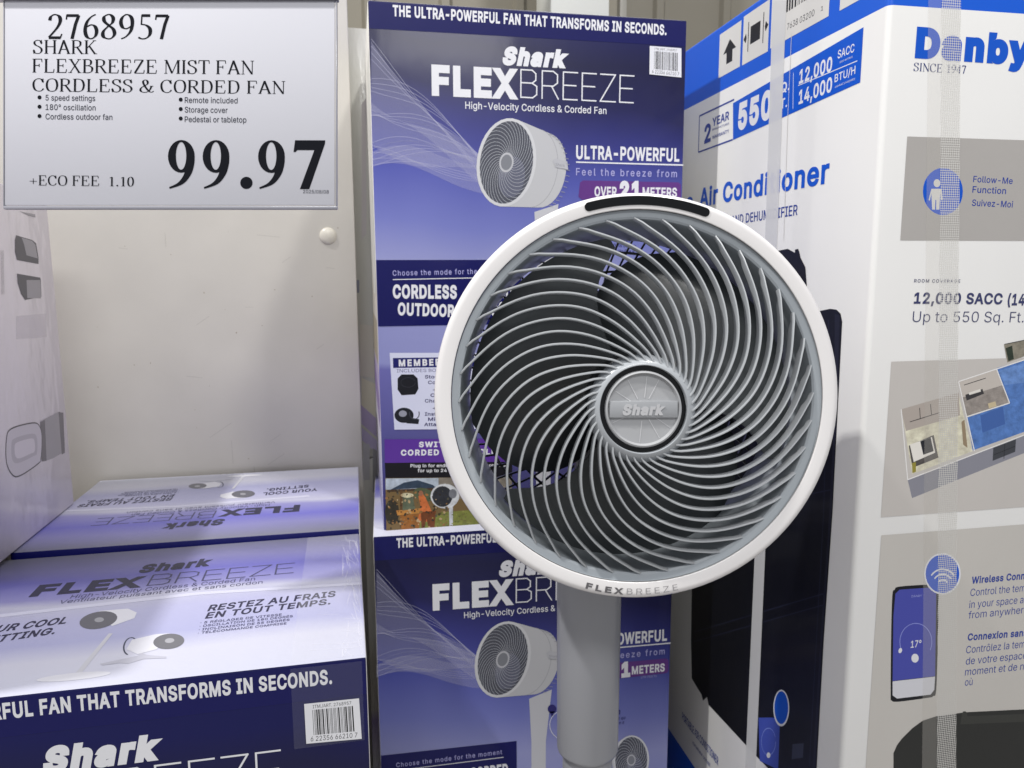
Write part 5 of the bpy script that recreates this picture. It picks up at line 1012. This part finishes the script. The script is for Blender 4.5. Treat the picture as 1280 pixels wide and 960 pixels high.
# spiral ribs
TBL = [(1, 0), (.944, 5), (.894, 10.6), (.86, 15), (.796, 22.3), (.722, 30.2), (.628, 40.2), (.506, 51.5), (.391, 63.5), (.31, 76), (.262, 88)]
def tab(f):
    for i in range(len(TBL)-1):
        a, b = TBL[i], TBL[i+1]
        if a[0] >= f >= b[0]: return a[1]+(b[1]-a[1])*(a[0]-f)/(a[0]-b[0])
    return TBL[-1][1]
DOME = .026
def dome(f): return -.0035+DOME*(1-((f-.25)/.75)**2)**.9 if f > .25 else -.0035+DOME
# smooth the table with a running mean
fr_ = [1-(1-.262)*i/30 for i in range(31)]
an_ = [sum(tab(min(1, max(.262, f+d))) for d in (-.04, -.02, 0, .02, .04))/5 for f in fr_]; an_[0] = 0
NR = 40; R_r = R0*221.5/252
for k in range(NR):
    th0 = math.radians(82.5+k*360/NR); vs = []; fs = []
    P3 = []
    for f, a in zip(fr_, an_):
        t = th0-math.radians(a); r = R_r*f; wgt = (1-f)/.74
        P3.append(Vector((r*math.cos(t)+HC[0]*wgt, r*math.sin(t)+HC[1]*wgt, dome(f))))
    nseg = len(P3)
    for i, p_ in enumerate(P3):
        tg = (P3[min(i+1, nseg-1)]-P3[max(i-1, 0)]); tg.z = 0; tg.normalize(); sd = Vector((-tg.y, tg.x, 0))
        hwid = .00092; dep = .0095 if i > 1 else .006
        ring_ = [(-hwid*1.25, -dep), (-hwid, -.0009), (-hwid*.55, 0), (hwid*.55, 0), (hwid, -.0009), (hwid*1.25, -dep)]
        for sx_, dz_ in ring_:
            q_ = p_+sd*sx_; vs.append(fl_(q_.x, q_.y, p_.z+dz_))
    for i in range(nseg-1):
        for j in range(6):
            A = i*6+j; B = i*6+(j+1) % 6; fs.append((A, B, B+6, A+6))
    fs += [tuple(range(6)), tuple(range((nseg-1)*6, nseg*6))]
    o = mk('grille_rib', vs, fs, RIBM, fan, 40)
# hub
zt = dome(.25)
lathe('hub_ring', [(R0*52.4/252, zt-.010), (R0*52.4/252, zt+.0006), (R0*53.1/252, zt+.0014), (R0*56/252, zt+.0010), (R0*59/252, zt-.001), (R0*64/252, zt-.0045), (R0*66/252, zt-.009), (R0*58/252, zt-.012)], mat('hub_grey', (166, 170, 174), .34, .25), c=HC, n=96)
hub = lathe('hub_cap', [(0, zt-.0022), (R0*41.5/252, zt-.0022), (R0*42.5/252, zt-.0004), (R0*43.6/252, zt+.0012), (R0*45.4/252, zt+.0006), (R0*46.2/252, zt-.0012), (R0*46.2/252, zt-.011), (0, zt-.011)], mat('hub_cap_grey', (168, 169, 171), .36, .2), c=HC, n=96, closed=False)
lathe('hub_gap', [(R0*46/252, zt-.0045), (R0*53/252, zt-.0045)], BKP, c=HC, n=64, closed=False)
def hubbox(name, x0, x1, y0, y1, z0, z1, m, bev=.0004):
    bm = box_mesh(x0, x1, y0, y1, z0, z1, bev)
    for v in bm.verts: v.co = fl_(v.co.x+HC[0], v.co.y+HC[1], v.co.z)
    bmesh.ops.recalc_face_normals(bm, faces=bm.faces)
    o = obj_bm(name, bm, m); o.parent = hub; return o
u_ = R0/252
hubbox('emblem_bar', -41*u_, 41*u_, -10*u_, 10*u_, zt-.003, zt+.0004, mat('emblem_grey', (156, 158, 161), .36, .2))
spk = []
for a in (62, 84, 118, 147, 210-6, 264, 300, 326):
    t = math.radians(a); r0_, r1_ = 14*u_, 40*u_; s_ = .00035
    spk.append([(r*math.cos(t)-sg_*s_*math.sin(t), r*math.sin(t)+sg_*s_*math.cos(t)) for r, sg_ in ((r0_, 1), (r1_, .6), (r1_, -.6), (r0_, -1))])
vs = []; fs = []
for q in spk:
    n = len(vs); vs += [fl_(x+HC[0], y+HC[1], zt-.0018) for x, y in q]; fs.append(tuple(range(n+3, n-1, -1)))
mk('emblem_rays', vs, fs, mat('ray_light', (206, 206, 208), .3), hub)
out, x0, x1, ch = layout('Shark', 'sans', .055, .0)
vs = []; fs = []; wd = 50*u_; hg = 12*u_
for z_, in ((.0011,),):
    for g, f, k in out:
        n = len(vs); m_ = len(g)
        for gx, gy in g: vs.append(fl_((gx-x0)/(x1-x0)*wd-wd/2+gy/ch*hg*.22-.0008+HC[0], (gy/ch-.5)*hg+HC[1], zt+z_))
        for gx, gy in g: vs.append(fl_((gx-x0)/(x1-x0)*wd-wd/2+gy/ch*hg*.22-.0008+HC[0], (gy/ch-.5)*hg+HC[1], zt+.0002))
        ed = {}
        for q in f:
            fs.append(tuple(i+n for i in q))
            for i in range(len(q)): e_ = (q[i], q[(i+1) % len(q)]); ed[e_] = 1
        for (i, j) in ed:
            if (j, i) not in ed: fs.append((i+n, i+n+m_, j+n+m_, j+n))
mk('lettering', vs, fs, mat('letter_silver', (186, 186, 188), .26, .4), hub)
# fan blades, motor, rear grille
zb = -.052
def blade(a_start):
    vs = []; fs = []; nu, nv_ = 26, 12
    for side in (0, 1):
        for i in range(nv_+1):
            f = i/nv_; r = .038+(.1468-.038)*f
            sweep = -math.radians(34)*f**2.4
            span = math.radians((125, 125, 125, 124, 123, 121, 119, 117, 115, 113, 110, 104, 92)[i])
            for j in range(nu+1):
                g_ = j/nu; t = a_start+sweep+span*(g_-.5)+(.0 if i < nv_ else math.radians(2))
                z = zb+(.5-g_)*.046*(1-.25*f)+.004*math.sin(g_*PI)-side*.0022
                vs.append(fl_(r*math.cos(t)+HC[0]*.4, r*math.sin(t)+HC[1]*.4, z))
    S_ = (nu+1)*(nv_+1)
    for i in range(nv_):
        for j in range(nu):
            A = i*(nu+1)+j; fs.append((A, A+nu+1, A+nu+2, A+1)); fs.append((A+S_, A+1+S_, A+nu+2+S_, A+nu+1+S_))
    for j in range(nu):
        A = nv_*(nu+1)+j; fs.append((A, A+S_, A+1+S_, A+1))
    for i in range(nv_):
        A = i*(nu+1); fs.append((A, A+S_, A+nu+1+S_, A+nu+1)); A += nu; fs.append((A, A+nu+1, A+nu+1+S_, A+S_))
    return mk('fan_blade', vs, fs, BLD, fan, 40)
for k in range(3): blade(math.radians(176+k*120))
lathe('blade_hub', [(0, -.022), (.026, -.022), (.036, -.026), (.040, -.034), (.040, -.078), (0, -.078)], DKP, n=64, closed=False)
lathe('motor', [(.030, -.080), (.034, -.084), (.034, -.135), (0, -.138)], DKP, n=48, closed=False)
rad = []
vs = []; fs = []
def bar(p, q, w_, d_, up=None):
    t = (q-p).normalized(); s_ = t.cross(nv).normalized()*w_; z_ = nv*d_; n = len(vs)
    for b_ in (p, q): vs.extend([b_-s_-z_, b_+s_-z_, b_+s_+z_, b_-s_+z_])
    fs.extend([(n, n+1, n+5, n+4), (n+1, n+2, n+6, n+5), (n+2, n+3, n+7, n+6), (n+3, n, n+4, n+7), (n, n+3, n+2, n+1), (n+4, n+5, n+6, n+7)])
def rz_(r): return -.098-.030*(1-(r/.152)**2)
for k in range(72):
    a = 2*PI*k/72; pts = [fl_(r*math.cos(a+(.152-r)*3), r*math.sin(a+(.152-r)*3), rz_(r)) for r in (.030, .06, .09, .12, .152)]
    for i in range(4): bar(pts[i], pts[i+1], .0009, .002)
gr = mk('rear_grille', vs, fs, DKP, fan, kind='stuff')
for r in (.048, .066, .084, .102, .120, .138):
    lathe('rear_grille_ring', [(r-.0011, rz_(r)-.0025), (r+.0011, rz_(r)-.0025), (r+.0011, rz_(r)+.0015), (r-.0011, rz_(r)+.0015)], DKP, n=96)
lathe('rear_cap', [(0, -.150), (.028, -.150), (.034, -.140), (.034, -.120), (0, -.120)], DKP, n=48, closed=False)
# pole with sleeve, thinner tube below, foot disc; arm joins head and pole
def vcyl(name, prof, m, n=64):
    return lathe(name, prof, m, n=n, closed=False, frame=lambda x, y, z: Vector((x, y, z)))
pr = 39.0/FPX*.79
zs = camp(731, 953, .79).z
ztop = RC.z-.10
vcyl('pole_sleeve', [(0, zs-.001), (pr-.003, zs-.001), (pr-.0008, zs+.001), (pr, zs+.004), (pr+.0012, ztop-.02), (pr-.002, ztop), (0, ztop)], POLM, 96)
vcyl('pole', [(0, .02), (pr-.006, .02), (pr-.006, zs+.001), (0, zs+.001)], POLM, 64)
vcyl('foot_disc', [(0, 0), (.165, 0), (.168, .004), (.165, .012), (.06, .022), (pr-.004, .028), (0, .028)], WHP, 96)
# arm
hb = fl_(0, 0, -.148)+base; arm = []
A0 = Vector((base.x, base.y, ztop-.03)); A1 = Vector((base.x, base.y, RC.z-.03)); A2 = hb
cpts = [A0, A1, A1.lerp(A2, .6)+Vector((0, 0, .01)), A2]
def tube(name, pts, rad_, m, n=20):
    vs = []; fs = []
    for i, p_ in enumerate(pts):
        t = (pts[min(i+1, len(pts)-1)]-pts[max(0, i-1)]).normalized(); s_ = t.orthogonal().normalized() if i == 0 else (s0-t*s0.dot(t)).normalized(); s0 = s_; u__ = t.cross(s_)
        for k in range(n): a = 2*PI*k/n; vs.append(p_+s_*math.cos(a)*rad_+u__*math.sin(a)*rad_-base)
    for i in range(len(pts)-1):
        for k in range(n): fs.append((i*n+k, i*n+(k+1) % n, (i+1)*n+(k+1) % n, (i+1)*n+k))
    fs += [tuple(range(n)), tuple(range((len(pts)-1)*n, len(pts)*n))]
    return mk(name, vs, fs, m, fan, 40)
cc = [c for c in cpts]
sm = []
for i in range(13):
    t = i/12; sm.append(cc[0]*(1-t)**3+cc[1]*3*t*(1-t)**2+cc[2]*3*t*t*(1-t)+cc[3]*t**3)
tube('swivel_arm', sm, .017, WHP)
